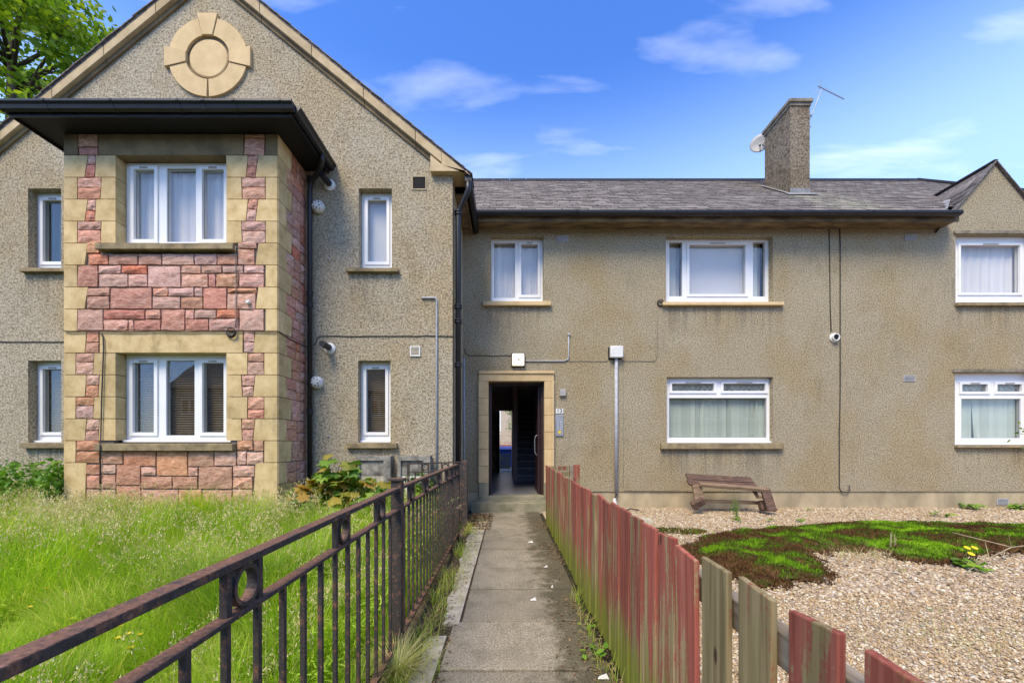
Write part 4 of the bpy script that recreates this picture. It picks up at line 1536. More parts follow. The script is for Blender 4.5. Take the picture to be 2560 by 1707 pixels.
leafy("leaf_nettle", [(0.0, (0.06, 0.16, 0.015)), (0.5, (0.13, 0.27, 0.025)), (1.0, (0.24, 0.38, 0.05))], 0.4)
simple("bark", (0.12, 0.095, 0.065), (0.06, 0.045, 0.03), 12.0, 0.9, 0.6, 30.0, 0.02)
simple("stem_green", (0.16, 0.20, 0.06), (0.11, 0.14, 0.04), 12.0, 0.6)
simple("stem_straw", (0.40, 0.33, 0.20), (0.28, 0.22, 0.13), 12.0, 0.7)
simple("petal_yellow", (0.80, 0.58, 0.02), (0.70, 0.48, 0.01), 30.0, 0.5)
simple("litter_white", (0.74, 0.73, 0.72), (0.62, 0.61, 0.60), 20.0, 0.6)
simple("dead_leaf", (0.24, 0.16, 0.085), (0.10, 0.065, 0.035), 30.0, 0.8)
fence_wood("fence_wood")
simple("rail_wood", (0.30, 0.25, 0.19), (0.17, 0.135, 0.09), 3.0, 0.85, 0.4, 20.0, 0.004, stretch=(12, 1, 12))
iron("iron")
simple("table_wood", (0.15, 0.088, 0.06), (0.055, 0.034, 0.026), 2.6, 0.8, 0.5, 10.0, 0.006, stretch=(2, 14, 14))
simple("table_wood_worn", (0.30, 0.21, 0.13), (0.14, 0.092, 0.055), 3.0, 0.85, 0.4, 10.0, 0.005, stretch=(2, 14, 14))


def moss_mat(name):
    t = NT(name)
    col = t.ramp(t.attr('rnd'), [(0.0, (0.075, 0.036, 0.015)), (0.20, (0.15, 0.075, 0.030)), (0.34, (0.085, 0.075, 0.018)), (0.46, (0.085, 0.15, 0.012)), (0.66, (0.17, 0.34, 0.012)), (1.0, (0.30, 0.52, 0.02))])
    g = t.noise(t.pos(), 90.0, 4.0, 0.7)
    col = t.mix(1.0, col, t.ramp(g, [(0.3, (0.6, 0.6, 0.6)), (0.7, (1.15, 1.15, 1.1))]), 'MULTIPLY')
    return t.done(t.principled(col, 0.9, 0.1, 0.0, t.bump(g, 0.8, 0.02)))


moss_mat("moss")

# ------------------------------------------------------------------ ground sheets
def sheet(name, x0, x1, y0, y1, z, mat, kind="structure", n=1):
    m = MB()
    m.quad((x0, y0, z), (x1, y0, z), (x1, y1, z), (x0, y1, z))
    return m.build(name, mat, None, kind=kind)


sheet("ground", -160, 160, -120, 260, -0.05, "soil")
sheet("lawn", -14, -0.70, -3, GY + 0.1, 0.0, "lawn_soil")
sheet("soil_strip", -0.70, -0.30, -3, 7.7, -0.012, "soil")
sheet("gravel_bed", 0.62, 16, -3, MY + 0.1, 0.012, "gravel_bed")
simple("joint_soil", (0.045, 0.042, 0.018), (0.022, 0.018, 0.011), 20.0, 0.95)
path = sheet("path", -0.46, 0.62, -3, 7.3, -0.026, "joint_soil")
joints = [7.22, 6.80, 6.33, 5.83, 5.26, 4.68, 4.00, 3.39, 2.77, 2.17, 1.57, 0.97, 0.37, -0.23]
for k, (a, b) in enumerate(zip(joints[:-1], joints[1:])):
    off = -0.055 if a <= 2.8 else 0.0
    z = random.uniform(-0.004, 0.004)
    m = MB()
    m.hexa([(-0.325 + off, b + .010, -0.06), (0.57, b + .010, -0.06), (0.57, a - .010, -0.06), (-0.325 + off, a - .010, -0.06),
            (-0.325 + off, b + .010, z), (0.57, b + .010, z + random.uniform(-.004, .004)), (0.57, a - .010, z + random.uniform(-.004, .004)), (-0.325 + off, a - .010, z)])
    m.build("slab", "slab", path, bevel=0.006)
for (a, b, w0, w1, xr) in ((7.15, 6.05, 0.15, 0.19, -0.335), (6.03, 5.0, 0.20, 0.20, -0.34), (4.98, 4.1, 0.20, 0.17, -0.34), (4.08, 3.0, 0.16, 0.13, -0.342), (2.99, 2.72, 0.12, 0.10, -0.342), (2.55, 1.9, 0.11, 0.12, -0.40), (1.88, 1.2, 0.12, 0.12, -0.40), (1.18, 0.3, 0.12, 0.12, -0.40)):
    m = MB()
    n = 6
    for k in range(n):
        f0, f1 = k / n, (k + 1) / n
        ya, yb = a + (b - a) * f0, a + (b - a) * f1
        wa = w0 + (w1 - w0) * f0
        wb = w0 + (w1 - w0) * f1
        ja = 0.016 * math.sin(a * 7 + k * 2.1)
        jb = 0.016 * math.sin(a * 7 + (k + 1) * 2.1)
        m.hexa([(xr - wb - jb, yb, -0.06), (xr, yb, -0.06), (xr, ya, -0.06), (xr - wa - ja, ya, -0.06),
                (xr - wb - jb, yb, 0.004), (xr, yb, 0.006), (xr, ya, 0.006), (xr - wa - ja, ya, 0.004)])
    m.build("edging_stone", "edging", path)

# ------------------------------------------------------------------ fixtures on the walls
def fix(name, mb, mat, label, cat, group=None, **kw):
    return mb.build(name, mat, None, label=label, cat=cat, group=group, **kw)


def pipe_thing(name, pts, r, mat, collars, label, cat, group=None, cr=1.35):
    root = empty(name, Vector((pts[-1][0], pts[-1][1], min(p[2] for p in pts))), label, cat, group)
    MB().tube(pts, r, 12).build("pipe", mat, root, smooth=True)
    for (x, y, z) in collars:
        c = MB()
        c.lathe([(r * 1.02, -0.035), (r * cr, -0.03), (r * cr, -0.012), (r * 1.1, -0.006), (r * 1.1, 0.006), (r * cr, 0.012), (r * cr, 0.03), (r * 1.02, 0.035)], (x, y, z), (0, 0, 1), 12)
        c.box(x - 0.015, x + 0.015, y, y + r + 0.035, z - 0.012, z + 0.012)
        c.build("collar", mat, root)
    return root


px_, py_ = DX(712, 6.08), 6.075
pipe_thing("drainpipe", [(RX1 - 0.0, 5.80, 5.54), (RX1 - 0.02, 5.84, 5.45), (RX1 - 0.10, 5.93, 5.385), (px_ + 0.06, 6.05, 5.33), (px_ + .01, py_, 5.28), (px_, py_, 5.22), (px_, py_, -0.03)], 0.036, "black_paint",
           [(px_, py_, DZ(412, 6.08)), (px_, py_, DZ(675, 6.08)), (px_, py_, DZ(700, 6.08)), (px_, py_, DZ(945, 6.08))],
           "black drainpipe running down beside the pink stone bay", "drainpipe")
px_, py_ = -0.795, 6.26
pipe_thing("drainpipe", [(GX1 + 0.25, 6.12, 5.36), (GX1 + 0.25, 6.13, 5.22), (GX1 + 0.16, 6.2, 5.06), (px_ + 0.01, py_, 4.97), (px_, py_, 4.88), (px_, py_, -0.03)], 0.045, "black_paint",
           [(px_, py_, DZ(490, 6.26)), (px_, py_, DZ(705, 6.26)), (px_, py_, DZ(738, 6.26)), (px_, py_, DZ(838, 6.26))],
           "thick black drainpipe in the corner left of the entrance", "drainpipe")
pipe_thing("conduit_pipe", [(DX(1066, 7.57), 7.582, DZ(822, 7.57)), (DX(1066, 7.57), 7.582, 0.2)], 0.017, "galv", [], "thin grey conduit in the corner behind the thick drainpipe", "conduit")
fix("conduit_pipe", MB().tube([D(968, 684, GY - .018), D(999, 684, GY - .018), D(1003, 688, GY - .018), D(1003, 760, GY - .018), (DX(1003, GY - .018), GY - .018, 0.12)], 0.016, 8), "galv",
    "grey conduit with right angle bend on the gable wall", "conduit", smooth=True)
# boiler flues and domed vents on the gable wall
for (x, y, lab) in ((755, 425, "upper black boiler flue with white collar on the gable wall"), (755, 799, "lower black boiler flue with white collar on the gable wall")):
    c = D(x + 3, y, GY)
    root = empty("boiler_flue", c, lab, "flue", "boiler flues")
    MB().lathe([(0.088, -0.005), (0.088, 0.02), (0.06, 0.035)], (c.x, GY, c.z - 0.01), (0, -1, 0), 20).build("collar", "white_plastic", root, smooth=False)
    m = MB().tube([(c.x, GY - 0.02, c.z), (c.x - 0.005, GY - 0.13, c.z + 0.002), (c.x - 0.012, GY - 0.24, c.z + 0.006)], 0.048, 14)
    m.build("pipe", "black_paint", root, smooth=False)
for (x, y, lab) in ((733, 478, "upper white domed vent with black holes beside the drainpipe"), (730, 879, "lower white domed vent with black holes beside the drainpipe")):
    c = D(x, y, GY)
    root = empty("domed_vent", c, lab, "vent", "domed vents")
    MB().lathe([(0.098, -0.005), (0.098, 0.03), (0.092, 0.065), (0.07, 0.095), (0.04, 0.108)], (c.x, GY, c.z), (0, -1, 0), 24).build("dome", "white_plastic", root, smooth=True)
    for k in range(12):
        a = 2 * math.pi * k / 12 + .2
        rr = 0.052 if k % 2 else 0.072
        hh = 0.102 if k % 2 else 0.085
        MB().lathe([(0.0105, -0.01), (0.0105, 0.006)], (c.x + rr * math.cos(a), GY - hh, c.z + rr * math.sin(a)), (0.4 * math.cos(a), -1, 0.4 * math.sin(a)), 8).build("hole", "dark_hole", root)
# square vents
root = empty("square_vent", D(963, 436, GY), "open black square vent high on the gable wall", "vent")
c = D(963, 421, GY)
MB().plate(c.x - .115, c.x + .115, c.z - .11, c.z + .11, GY - 0.012, 0.02, [(c.x - .098, c.x + .098, c.z - .093, c.z + .093)]).build("surround", "plinth", root)
MB().box(c.x - .096, c.x + .096, GY - 0.006, GY + 0.004, c.z - .091, c.z + .091).build("opening", "dark_hole", root)
c = D(954, 807, GY)
root = empty("square_vent", (c.x, GY, c.z - .08), "cream square louvre vent low on the gable wall", "vent")
MB().plate(c.x - .08, c.x + .08, c.z - .08, c.z + .08, GY - 0.02, 0.022, [(c.x - .062, c.x + .062, c.z - .062, c.z + .062)]).build("surround", "white_plastic", root)
m = MB()
for k in range(6):
    z = c.z - .06 + k * .02
    m.hexa([(c.x - .06, GY - .018, z), (c.x + .06, GY - .018, z), (c.x + .06, GY, z + .01), (c.x - .06, GY, z + .01), (c.x - .06, GY - .018, z + .008), (c.x + .06, GY - .018, z + .008), (c.x + .06, GY, z + .018), (c.x - .06, GY, z + .018)])
m.build("louvre", "cream_plastic", root)
for (x, y, yy, lab) in ((1292, 549, MY, "grey air brick beside the window over the entrance"), (2091, 546, MY, "grey air brick upstairs left of the small gable"), (2088, 869, MY, "pale air brick downstairs left of the right hand window"), (2302, 1152, MY + .022, "pale air brick low in the plinth at the right")):
    c = D(x, y, yy)
    root = empty("air_brick", (c.x, yy, c.z - .06), lab, "air brick", "air bricks")
    MB().plate(c.x - .115, c.x + .115, c.z - .062, c.z + .062, yy - 0.012, 0.016, [(c.x - .10, c.x + .10, c.z - .05 + k * .026, c.z - .05 + k * .026 + .014) for k in range(4)]).build("grille", "vent_grey", root)
    MB().box(c.x - .105, c.x + .105, yy - 0.003, yy + 0.003, c.z - .055, c.z + .055).build("backing", "pvc_grey", root)
# bolts in the gable wall
for (x, y, lab) in ((754, 592, "small blue bolt end high in the gable wall"), (754, 1001, "small blue bolt end low in the gable wall")):
    c = D(x, y, GY)
    fix("wall_bolt", MB().lathe([(0.016, -0.005), (0.016, 0.012), (0.008, 0.018), (0.008, 0.03)], (c.x, GY, c.z), (0, -1, 0), 8), "galv", lab, "bolt")
# entrance lamp
t = NT("lamp_lens")
t.done(t.principled(t.ramp(t.noise(t.pos(), 30.0, 2.0), [(0.3, (0.75, 0.70, 0.52)), (0.7, (0.85, 0.82, 0.70))]), 0.4, 0.4, **{"Emission Color": (1.0, 0.88, 0.62), "Emission Strength": 0.45}))
c = D(1190, 828, MY)
root = empty("wall_lamp", (c.x, MY, c.z - .13), "square lit bulkhead lamp over the entrance", "lamp")
MB().box(c.x - .132, c.x + .132, MY - 0.05, MY + 0.005, c.z - .13, c.z + .13).build("housing", "dark_hole", root, bevel=0.01)
MB().box(c.x - .118, c.x + .118, MY - 0.10, MY - 0.05, c.z - .118, c.z + .118).build("lens", "lamp_lens", root, bevel=0.02)
MB().lathe([(0.022, 0), (0.022, 0.006)], (c.x + .01, MY - 0.099, c.z), (0, -1, 0), 10).build("stud", "cream_plastic", root)
fix("conduit_pipe", MB().tube([D(1205, 829, MY - .015), D(1296, 829, MY - .015), D(1305, 825, MY - .015), D(1306, 815, MY - .015), D(1306, 772, MY - .015)], 0.013, 8), "galv", "grey conduit elbowing up from the entrance lamp", "conduit", smooth=True)
fix("conduit_end", MB().lathe([(0.028, -.005), (0.028, .03), (0.018, .04)], (DX(1306, MY), MY, DZ(769, MY)), (0, -1, 0), 12), "galv", "round grey box at the top of the lamp conduit", "junction box")
# white junction box with conduit to the ground
c = D(1413, 811, MY)
root = empty("junction_box", (c.x, MY, c.z - .12), "white square junction box right of the entrance lamp", "junction box")
MB().box(c.x - .135, c.x + .115, MY - 0.03, MY + 0.005, c.z - .125, c.z + .11).build("shadow_plate", "dark_hole", root)  # black offset plate painted in as the shadow behind the cover
MB().box(c.x - .118, c.x + .128, MY - 0.11, MY - 0.03, c.z - .105, c.z + .118).build("cover", "white_plastic", root, bevel=0.014)
cx = DX(1414.5, MY)
fix("conduit_pipe", MB().tube([(cx, MY - 0.03, c.z - .10), (cx, MY - 0.03, DZ(1132, MY))], 0.034, 10), "galv", "straight grey conduit dropping from the white junction box", "conduit", smooth=True)
fix("cable", MB().tube([(cx, MY - 0.03, DZ(1131, MY)), (cx, MY - 0.035, DZ(1136, MY)), (cx - .06, MY - 0.10, DZ(1143, MY)), (cx - .085, MY - 0.20, 0.10)], 0.014, 8), "cable", "short black cable bending from the foot of the grey conduit", "cable", smooth=True)
cx2 = cx - .085
fix("cable_cone", MB().lathe([(0.085, 0.0), (0.08, 0.01), (0.024, 0.20), (0.018, 0.215)], (cx2, MY - 0.22, 0.02), (0, 0, 1), 16), "white_plastic", "small white cone where the cable enters the gravel", "cable cover", smooth=False)
# entrance intercom, number plate, small box
c = D(1292, 902, MY)
fix("keypad_box", MB().box(c.x - .06, c.x + .06, MY - .05, MY + .004, c.z - .065, c.z + .065), "vent_grey", "small grey metal box above the house number", "box", bevel=0.006)
c = D(1284.5, 977, MY)
root = empty("door_intercom", (c.x, MY, c.z - .2), "steel door entry panel with two rows of buttons", "intercom")
MB().box(c.x - .078, c.x + .078, MY - .022, MY + .004, c.z - .205, c.z + .205).build("panel", "steel", root, bevel=0.004)
for i in range(2):
    for k in range(4):
        bx, bz = c.x - .028 + i * .06, c.z + .06 - k * .045
        MB().lathe([(0.011, 0), (0.011, .008), (0.007, .011)], (bx, MY - .022, bz), (0, -1, 0), 10).build("button", "white_plastic", root)
MB().box(c.x - .022, c.x + .03, MY - .0245, MY - .0215, c.z - .155, c.z - .105).build("sticker", "petal_yellow", root)
c = D(1285, 944, MY)
root = empty("number_plate", (c.x, MY, c.z - .05), "white house number plate reading 13", "sign")
MB().box(c.x - .072, c.x + .072, MY - .012, MY + .004, c.z - .048, c.z + .048).build("plate", "litter_white", root)
txt = bpy.data.curves.new("digits", 'FONT')
txt.body = "13"
txt.size = 0.115
txt.align_x = 'CENTER'
txt.align_y = 'CENTER'
txt.extrude = 0.002
tob = bpy.data.objects.new("digits_tmp", txt)
COL.objects.link(tob)
dg_ = bpy.context.evaluated_depsgraph_get()
dg_.update()
tme = bpy.data.meshes.new_from_object(tob.evaluated_get(dg_))
bpy.data.objects.remove(tob)
tme.materials.clear()
to = link_mesh("digits", tme, "black_paint", root, (c.x, MY - .014, c.z))
to.rotation_euler = (R(90), 0, 0)
# cables
def wob(p0, p1, n, amp, y):
    out = []
    for k in range(n + 1):
        f = k / n
        out.append(Vector((p0[0] + (p1[0] - p0[0]) * f, y, p0[1] + (p1[1] - p0[1]) * f + random.uniform(-amp, amp))))
    return out


gl_ = GY - 0.008
fix("cable", MB().tube([D(720, 793, gl_ - .02), D(726, 786, gl_), D(729, 776, gl_), D(735, 772.5, gl_)] + [D(x, 772 + random.uniform(-1, 1), gl_) for x in range(770, 1040, 30)] + [D(1040, 772.5, gl_)], 0.007, 6), "cable", "thin dark cable across the gable wall right of the bay", "cable", smooth=True)
fix("cable", MB().tube([D(x, 785 + random.uniform(-1, 1), gl_) for x in range(-20, 150, 24)], 0.007, 6), "cable", "thin dark cable on the wall left of the bay", "cable", smooth=True)
bl_ = BY - 0.022
fix("cable", MB().tube([D(147, 760, bl_)] + [D(x, 762 + random.uniform(-1.2, 1.2) - (x > 560) * 1.0, bl_) for x in range(160, 636, 34)] + [D(636, 763, bl_), (BX1 + .022, BY + .0, DZ(763, BY)), (BX1 + .024, BY + .35, DZ(768, BY)), (BX1 + .024, GY - .02, DZ(766, BY))], 0.0075, 6), "cable", "dark cable wrapping around the bay below its pink stones", "cable", smooth=True)
fix("cable", MB().tube([D(232, 765, bl_), D(237, 775, bl_), D(238, 800, bl_), D(234, 900, bl_ - .004), D(231.5, 1000, bl_ - .004), D(231, 1012, bl_ - .01), D(230, 1024, BY - .085), D(230, 1034, BY - .085), D(231, 1044, bl_), (DX(231, BY), bl_, 0.05)], 0.008, 6), "cable", "dark cable down the left jamb of the lower bay window", "cable", smooth=True)
cc = D(530, 764, bl_ - .012)
root = empty("cable_coil", cc - Vector((0, 0, .07)), "coil of dark cable hanging over the lower bay window", "cable")
for k in range(3):
    MB().ring((cc.x + .006 * k, bl_ - .006 - .011 * k, cc.z + .004 * k), (0.05 * k, 1, .05), 0.066 - .005 * k, 0.0065, 22, 6).build("loop", "cable", root, smooth=True)
fix("cable", MB().tube([D(540, 752, bl_), D(542, 735, bl_), D(542, 640, bl_), D(541, 600, bl_), D(541, 582, bl_ - .02), D(541, 575, BY - .085), D(542, 566, BY - .085)], 0.006, 6), "cable_pale", "thin pale cable rising from the coil to the upper bay sill", "cable", smooth=True)
c = D(572, 695, BY - .01)
fix("plastic_stud", MB().lathe([(0.028, -.01), (0.03, .02), (0.02, .04)], (c.x, BY - .012, c.z), (0, -1, 0), 12), "white_plastic", "white plastic knob fixed to a pink stone of the bay", "fixing")
ml_ = MY - 0.007
fix("cable", MB().tube([D(1067, 800, ml_), D(1070, 812, ml_), D(1078, 817, ml_)] + [D(x, 817 + random.uniform(-.8, .8), ml_) for x in range(1090, 1174, 16)] + [D(1176, 817, ml_)], 0.006, 6), "cable", "thin cable from the drainpipe to the entrance lamp", "cable", smooth=True)
fix("cable", MB().tube([D(1308, 830, ml_)] + [D(x, 829.5 + random.uniform(-.7, .7), ml_) for x in range(1330, 1396, 20)] + [D(1396, 829, ml_)], 0.0045, 6), "cable_pale", "faint cable between the lamp conduit and the white junction box", "cable", smooth=True)
fix("cable", MB().tube([D(1430, 829, ml_)] + [D(x, 829.5 + random.uniform(-.7, .7), ml_) for x in range(1445, 1500, 18)] + [D(1505, 828, ml_), D(1509, 820, ml_), D(1510, 800, ml_), D(1510, 750, ml_), D(1511, 712, ml_)], 0.0045, 6), "cable_pale", "faint cable from the junction box up to the wide window", "cable", smooth=True)
cc = D(1518, 695, MY - .03)
root = empty("cable_coil", cc - Vector((0, 0, .07)), "small black cable coil at the left end of the upstairs sill", "cable")
for k in range(3):
    MB().ring((cc.x - .003 * k, MY - .012 - .012 * k, cc.z), (0.1 * k, 1, .1), 0.062 - .004 * k, 0.007, 20, 6).build("loop", "cable", root, smooth=True)
fix("cable", MB().tube([D(1903, 515, ml_), D(1905, 540, ml_), D(1907, 700, ml_), D(1909, 762, ml_)], 0.009, 6), "cable", "left of two black lines dropping from the main eave to the round flue", "cable", smooth=True)
fix("cable", MB().tube([D(1928, 515, ml_), D(1930, 560, ml_), D(1930, 900, ml_), D(1928, 1000, ml_), D(1928, 1116, ml_), D(1930, 1126, ml_), D(1937, 1130, ml_ - .01), D(1947, 1130, ml_ - .01), D(1951, 1126, ml_), D(1951, 1114, ml_)], 0.0105, 6), "cable", "long black pipe down the right hand wall hooked at its foot", "cable", smooth=True)
c = D(1915, 776, MY)
root = empty("boiler_flue", c, "round white flue with dark mouth on the right hand wall", "flue")
MB().lathe([(0.088, -.005), (0.088, .02), (0.07, .03), (0.07, .07), (0.055, .07), (0.055, .02)], (c.x, MY, c.z), (0, -1, 0), 24).build("collar", "white_plastic", root)
MB().lathe([(0.055, 0.02), (0.055, 0.045), (0.02, 0.05)], (c.x, MY, c.z), (0, -1, 0), 20).build("mouth", "dark_hole", root)
# crack lines of the harling at the plinth: thin dark pipe line right of the conduit
fix("cable", MB().tube([D(1432, 835, ml_), D(1432, 1118, ml_), D(1436, 1127, ml_), D(1560, 1127, ml_ - .004)], 0.004, 5), "cable_pale", "faint pale cable running down and along the top of the plinth", "cable", smooth=True)

# satellite dish and aerial at the chimney
dc = D(1746, 331, 9.98)
root = empty("satellite_dish", (6.45, 9.75, dc.z - .3), "grey satellite dish on the left side of the chimney", "satellite dish")
ax = Vector((-0.55, -0.83, 0.02)).normalized()
m = MB()
prof = [(0.012, 0.0), (0.09, 0.006), (0.17, 0.026), (0.225, 0.050), (0.228, 0.058), (0.17, 0.036), (0.09, 0.016), (0.012, 0.010)]
m.lathe(prof, dc - ax * 0.02, ax, 28)
m.build("reflector", "vent_grey", root, smooth=True)
tip = dc + ax * 0.28 + Vector((0, 0, -0.20))
MB().tube([dc + Vector((0, 0, -0.21)), tip], 0.010, 6).build("feed_arm", "vent_grey", root)
MB().lathe([(0.02, -.03), (0.028, 0), (0.028, .04), (0.015, .05)], tip, -ax, 10).build("receiver", "vent_grey", root)
MB().tube([dc - ax * .01, dc - ax * .08, (6.46, 9.735, dc.z - .08)], 0.018, 8).build("bracket", "galv", root)
ab = Vector((6.82, 9.0, 8.55))
root = empty("tv_aerial", ab, "television aerial leaning from the right of the chimney", "aerial")
mt = D(1888, 205, 9.0)
MB().tube([ab + Vector((-.005, 0, 0)), (6.90, 9.0, 8.62), mt], 0.012, 6).build("mast", "galv", root)
m0, m1 = mt + Vector((-.10, 0, .07)), D(1938, 228, 9.15)
MB().tube([m0, m1], 0.010, 6).build("boom", "galv", root)
dirb = (m1 - m0).normalized()
side = dirb.cross(Vector((0.2, 0.9, 0.3))).normalized()
for k in range(12):
    p = m0 + dirb * ((m1 - m0).length * (0.12 + 0.88 * k / 11))
    l = 0.085 - 0.003 * k
    MB().tube([p - side * l * .5 - Vector((0, l, 0)), p + side * l * .5 + Vector((0, l, 0))], 0.005, 5).build("element", "galv", root)
for s in (-1, 1):
    MB().tube([m0 + dirb * .06, m0 + dirb * .02 + side * s * .15], 0.007, 5).build("reflector", "galv", root)
MB().tube([(6.81, 8.98, 8.46), (6.93, 8.98, 8.52)], 0.02, 6).build("clamp", "galv", root)
MB().tube([(6.81, 8.98, 8.75), (6.96, 8.98, 8.78)], 0.016, 6).build("clamp", "galv", root)

# concrete cupboards at the foot of the gable wall
for (xa, xb, yt, lab) in ((818, 897, 1047, "stained concrete meter cupboard under the narrow window"), (913, 988, 1047, "concrete meter cupboard with white lower panel behind the gate")):
    X0, X1_ = DX(xa, GY - .16), DX(xb, GY - .16)
    zt = DZ(yt, GY - .16)
    root = empty("meter_cupboard", ((X0 + X1_) / 2, GY, 0), lab, "cupboard", "meter cupboards")
    m = MB()
    m.plate(X0, X1_, -0.02, zt, GY - 0.16, 0.165, [(X0 + .05, X1_ - .11, 0.1, zt - 0.07)])
    m.build("surround", "concrete", root, bevel=0.008)
    second = xa > 900
    zm = zt - 0.30
    MB().box(X0 + .05, X1_ - .11, GY - 0.13, GY - 0.02, zm, zt - 0.07).build("upper_panel", "concrete", root)
    MB().box(X0 + .05, X1_ - .11, GY - 0.125, GY - 0.02, 0.1, zm).build("lower_panel", "white_plastic" if second else "edging", root)

# ------------------------------------------------------------------ iron railing, gate
RXL = -0.66
rail_y = [4.53, 2.34, 0.22]


def rail_z(y):
    return 0.985 if y > 2.34 else 0.985 - 0.03 * (2.34 - y) / 2.1


rail = empty("iron_railing", (RXL, 2.4, 0.0), "rusty black iron railing with ring ornaments along the path", "railing")


def post(y, top, w=0.062, cap=True):
    MB().box(RXL - w / 2, RXL + w / 2, y - w / 2, y + w / 2, -0.05, top).build("post", "iron", rail, bevel=0.003)
    if cap:
        MB().box(RXL - w / 2 - .012, RXL + w / 2 + .012, y - w / 2 - .012, y + w / 2 + .012, top, top + 0.012).build("post_cap", "iron", rail)


post(2.34, 1.035)
post(4.53, 1.0, 0.055, False)
post(5.10, 0.985, 0.055, False)


def panel(ya, yb, rings, spacing=0.118, parent=None):
    za, zb = rail_z(ya), rail_z(yb)
    for nm, dz, w, h in (("top_rail", 0.0, 0.042, 0.020), ("middle_rail", -0.125, 0.038, 0.013), ("bottom_rail", -0.90, 0.040, 0.014)):
        MB().beam((RXL, ya, za + dz), (RXL, yb, zb + dz), w, h).build(nm, "iron", parent, bevel=0.003)
    n = int(round((ya - yb) / spacing))
    for k in range(1, n):
        y = ya - (ya - yb) * k / n
        z = za + (zb - za) * k / n
        up = any(k in (r, r + 1) for r in rings)
        MB().box(RXL - .0075, RXL + .0075, y - .0075, y + .0075, z - 0.895, z - 0.131).build("bar", "iron", parent)
        if up:
            MB().box(RXL - .009, RXL + .009, y - .009, y + .009, z - 0.119, z - 0.009).build("bar", "iron", parent)
        if k in rings:
            yc = ya - (ya - yb) * (k + .5) / n
            m = MB()
            b = []
            rr, hh = 0.0475, 0.014
            N = 22
            for i in range(N):
                a = 2 * math.pi * i / N
                for (r_, h_) in ((rr, -hh), (rr, hh), (rr - .010, hh), (rr - .010, -hh)):
                    m.v.append((RXL + h_, yc + r_ * math.cos(a), z - 0.064 + r_ * 1.10 * math.sin(a)))
            for i in range(N):
                i2 = (i + 1) % N
                for j in range(4):
                    j2 = (j + 1) % 4
                    m.f.append((i * 4 + j, i * 4 + j2, i2 * 4 + j2, i2 * 4 + j))
            m.build("ring", "iron", parent)


panel(2.34 - .03, 0.22, [2, 6, 11, 16], parent=rail)
panel(4.53 - .027, 2.34 + .03, [2, 6, 11, 15], parent=rail)
panel(5.10 - .027, 4.53 + .027, [1], parent=rail)

gate = empty("iron_gate", (RXL, 6.02, 0.0), "small black iron gate standing open beside the corner drainpipe", "gate")
MB().box(RXL - .04, RXL + .04, 5.98, 6.06, -0.05, 1.0).build("hinge_post", "iron", gate, bevel=0.003)
g0, g1_ = Vector((RXL - .06, 6.0, 0)), Vector((-1.46, 5.74, 0))


def gp(f, z):
    p = g0 + (g1_ - g0) * f
    return Vector((p.x, p.y, z))


for nm, z, h in (("top_rail", 0.975, .02), ("middle_rail", 0.845, .014), ("bottom_rail", 0.12, .016)):
    MB().beam(gp(0, z), gp(1, z - .01), 0.03, h).build(nm, "iron", gate)
for k in range(9):
    f = k / 8
    top = 0.96 if k in (0, 2, 3, 5, 6, 8) else 0.84
    r_ = 0.016 if k in (0, 8) else 0.009
    MB().beam(gp(f, 0.06), gp(f, top), r_ * 2, r_ * 2, (0, 1, 0)).build("bar", "iron", gate)
gd = (g1_ - g0).normalized()
for f in (2.5 / 8, 5.5 / 8):
    MB().ring(gp(f, 0.91), gd.cross(Vector((0, 0, 1))), 0.043, 0.008, 20, 6).build("ring", "iron", gate)
MB().beam(gp(1, 0.74), gp(1.12, 0.74), 0.03, 0.03).build("latch", "iron", gate)
for z in (0.25, 0.8):
    MB().beam((RXL - .02, 6.0, z), gp(0.06, z), 0.03, 0.035).build("hinge", "iron", gate)

# ------------------------------------------------------------------ picket fence
FX = 0.60
fence = empty("picket_fence", (FX, 3.4, 0.0), "weathered red picket fence with green algae along the right of the path", "fence")
edges = []
y = 1.992
while y < 6.2:
    w = 0.152 + random.uniform(-.006, .006)
    edges.append((y + w, y))
    y += w + 0.034 + random.uniform(-.006, .008)
edges = edges[::-1]
edges += [(1.955, 1.80), (1.787, 1.626), (1.600, 1.445), (1.405, 1.259), (1.215, 1.075), (1.028, .899), (.850, .722), (.668, .54), (.49, .35)]
for (ya, yb) in edges:
    top = 0.908 - 0.018 * (6.3 - ya) / 6.0 + random.uniform(-.013, .010)
    lean = random.uniform(-.006, .006)
    slant = random.uniform(-.006, .010)
    xo = random.uniform(-.004, .004)
    m = MB()
    x0, x1 = FX + xo + .006, FX + xo + 0.023
    b0 = random.uniform(-0.02, 0.01)
    rows = [(b0, 0), (b0 + 0.4, .3), (top, 1)]
    m.hexa([(x0, yb, b0), (x1, yb, b0), (x1, ya, b0), (x0, ya, b0),
            (x0 + lean, yb, top - slant), (x1 + lean, yb, top - slant), (x1 + lean, ya, top + slant), (x0 + lean, ya, top + slant)])
    m.build("picket", "fence_wood", fence, bevel=0.0035)
for z in (0.30, 0.775):
    for (a, b) in ((6.3, 4.1), (4.08, 2.0), (1.98, 0.2)):
        MB().box(FX + 0.030, FX + 0.072, b, a, z - .042, z + .042).build("rail", "rail_wood", fence, bevel=0.004)
for yy in (6.1, 4.09, 1.99):
    MB().box(FX + 0.074, FX + 0.150, yy - .038, yy + .038, -0.05, 0.80).build("post", "rail_wood", fence, bevel=0.004)
ret = empty("fence_return", (0.9, 6.6, 0), "short red fence end with square post beside the doorway", "fence")
xp = DX(1322, 6.6)
MB().box(xp - .035, xp + .065, 6.55, 6.65, -0.03, DZ(1067, 6.6)).build("post", "fence_wood", ret, bevel=0.006)
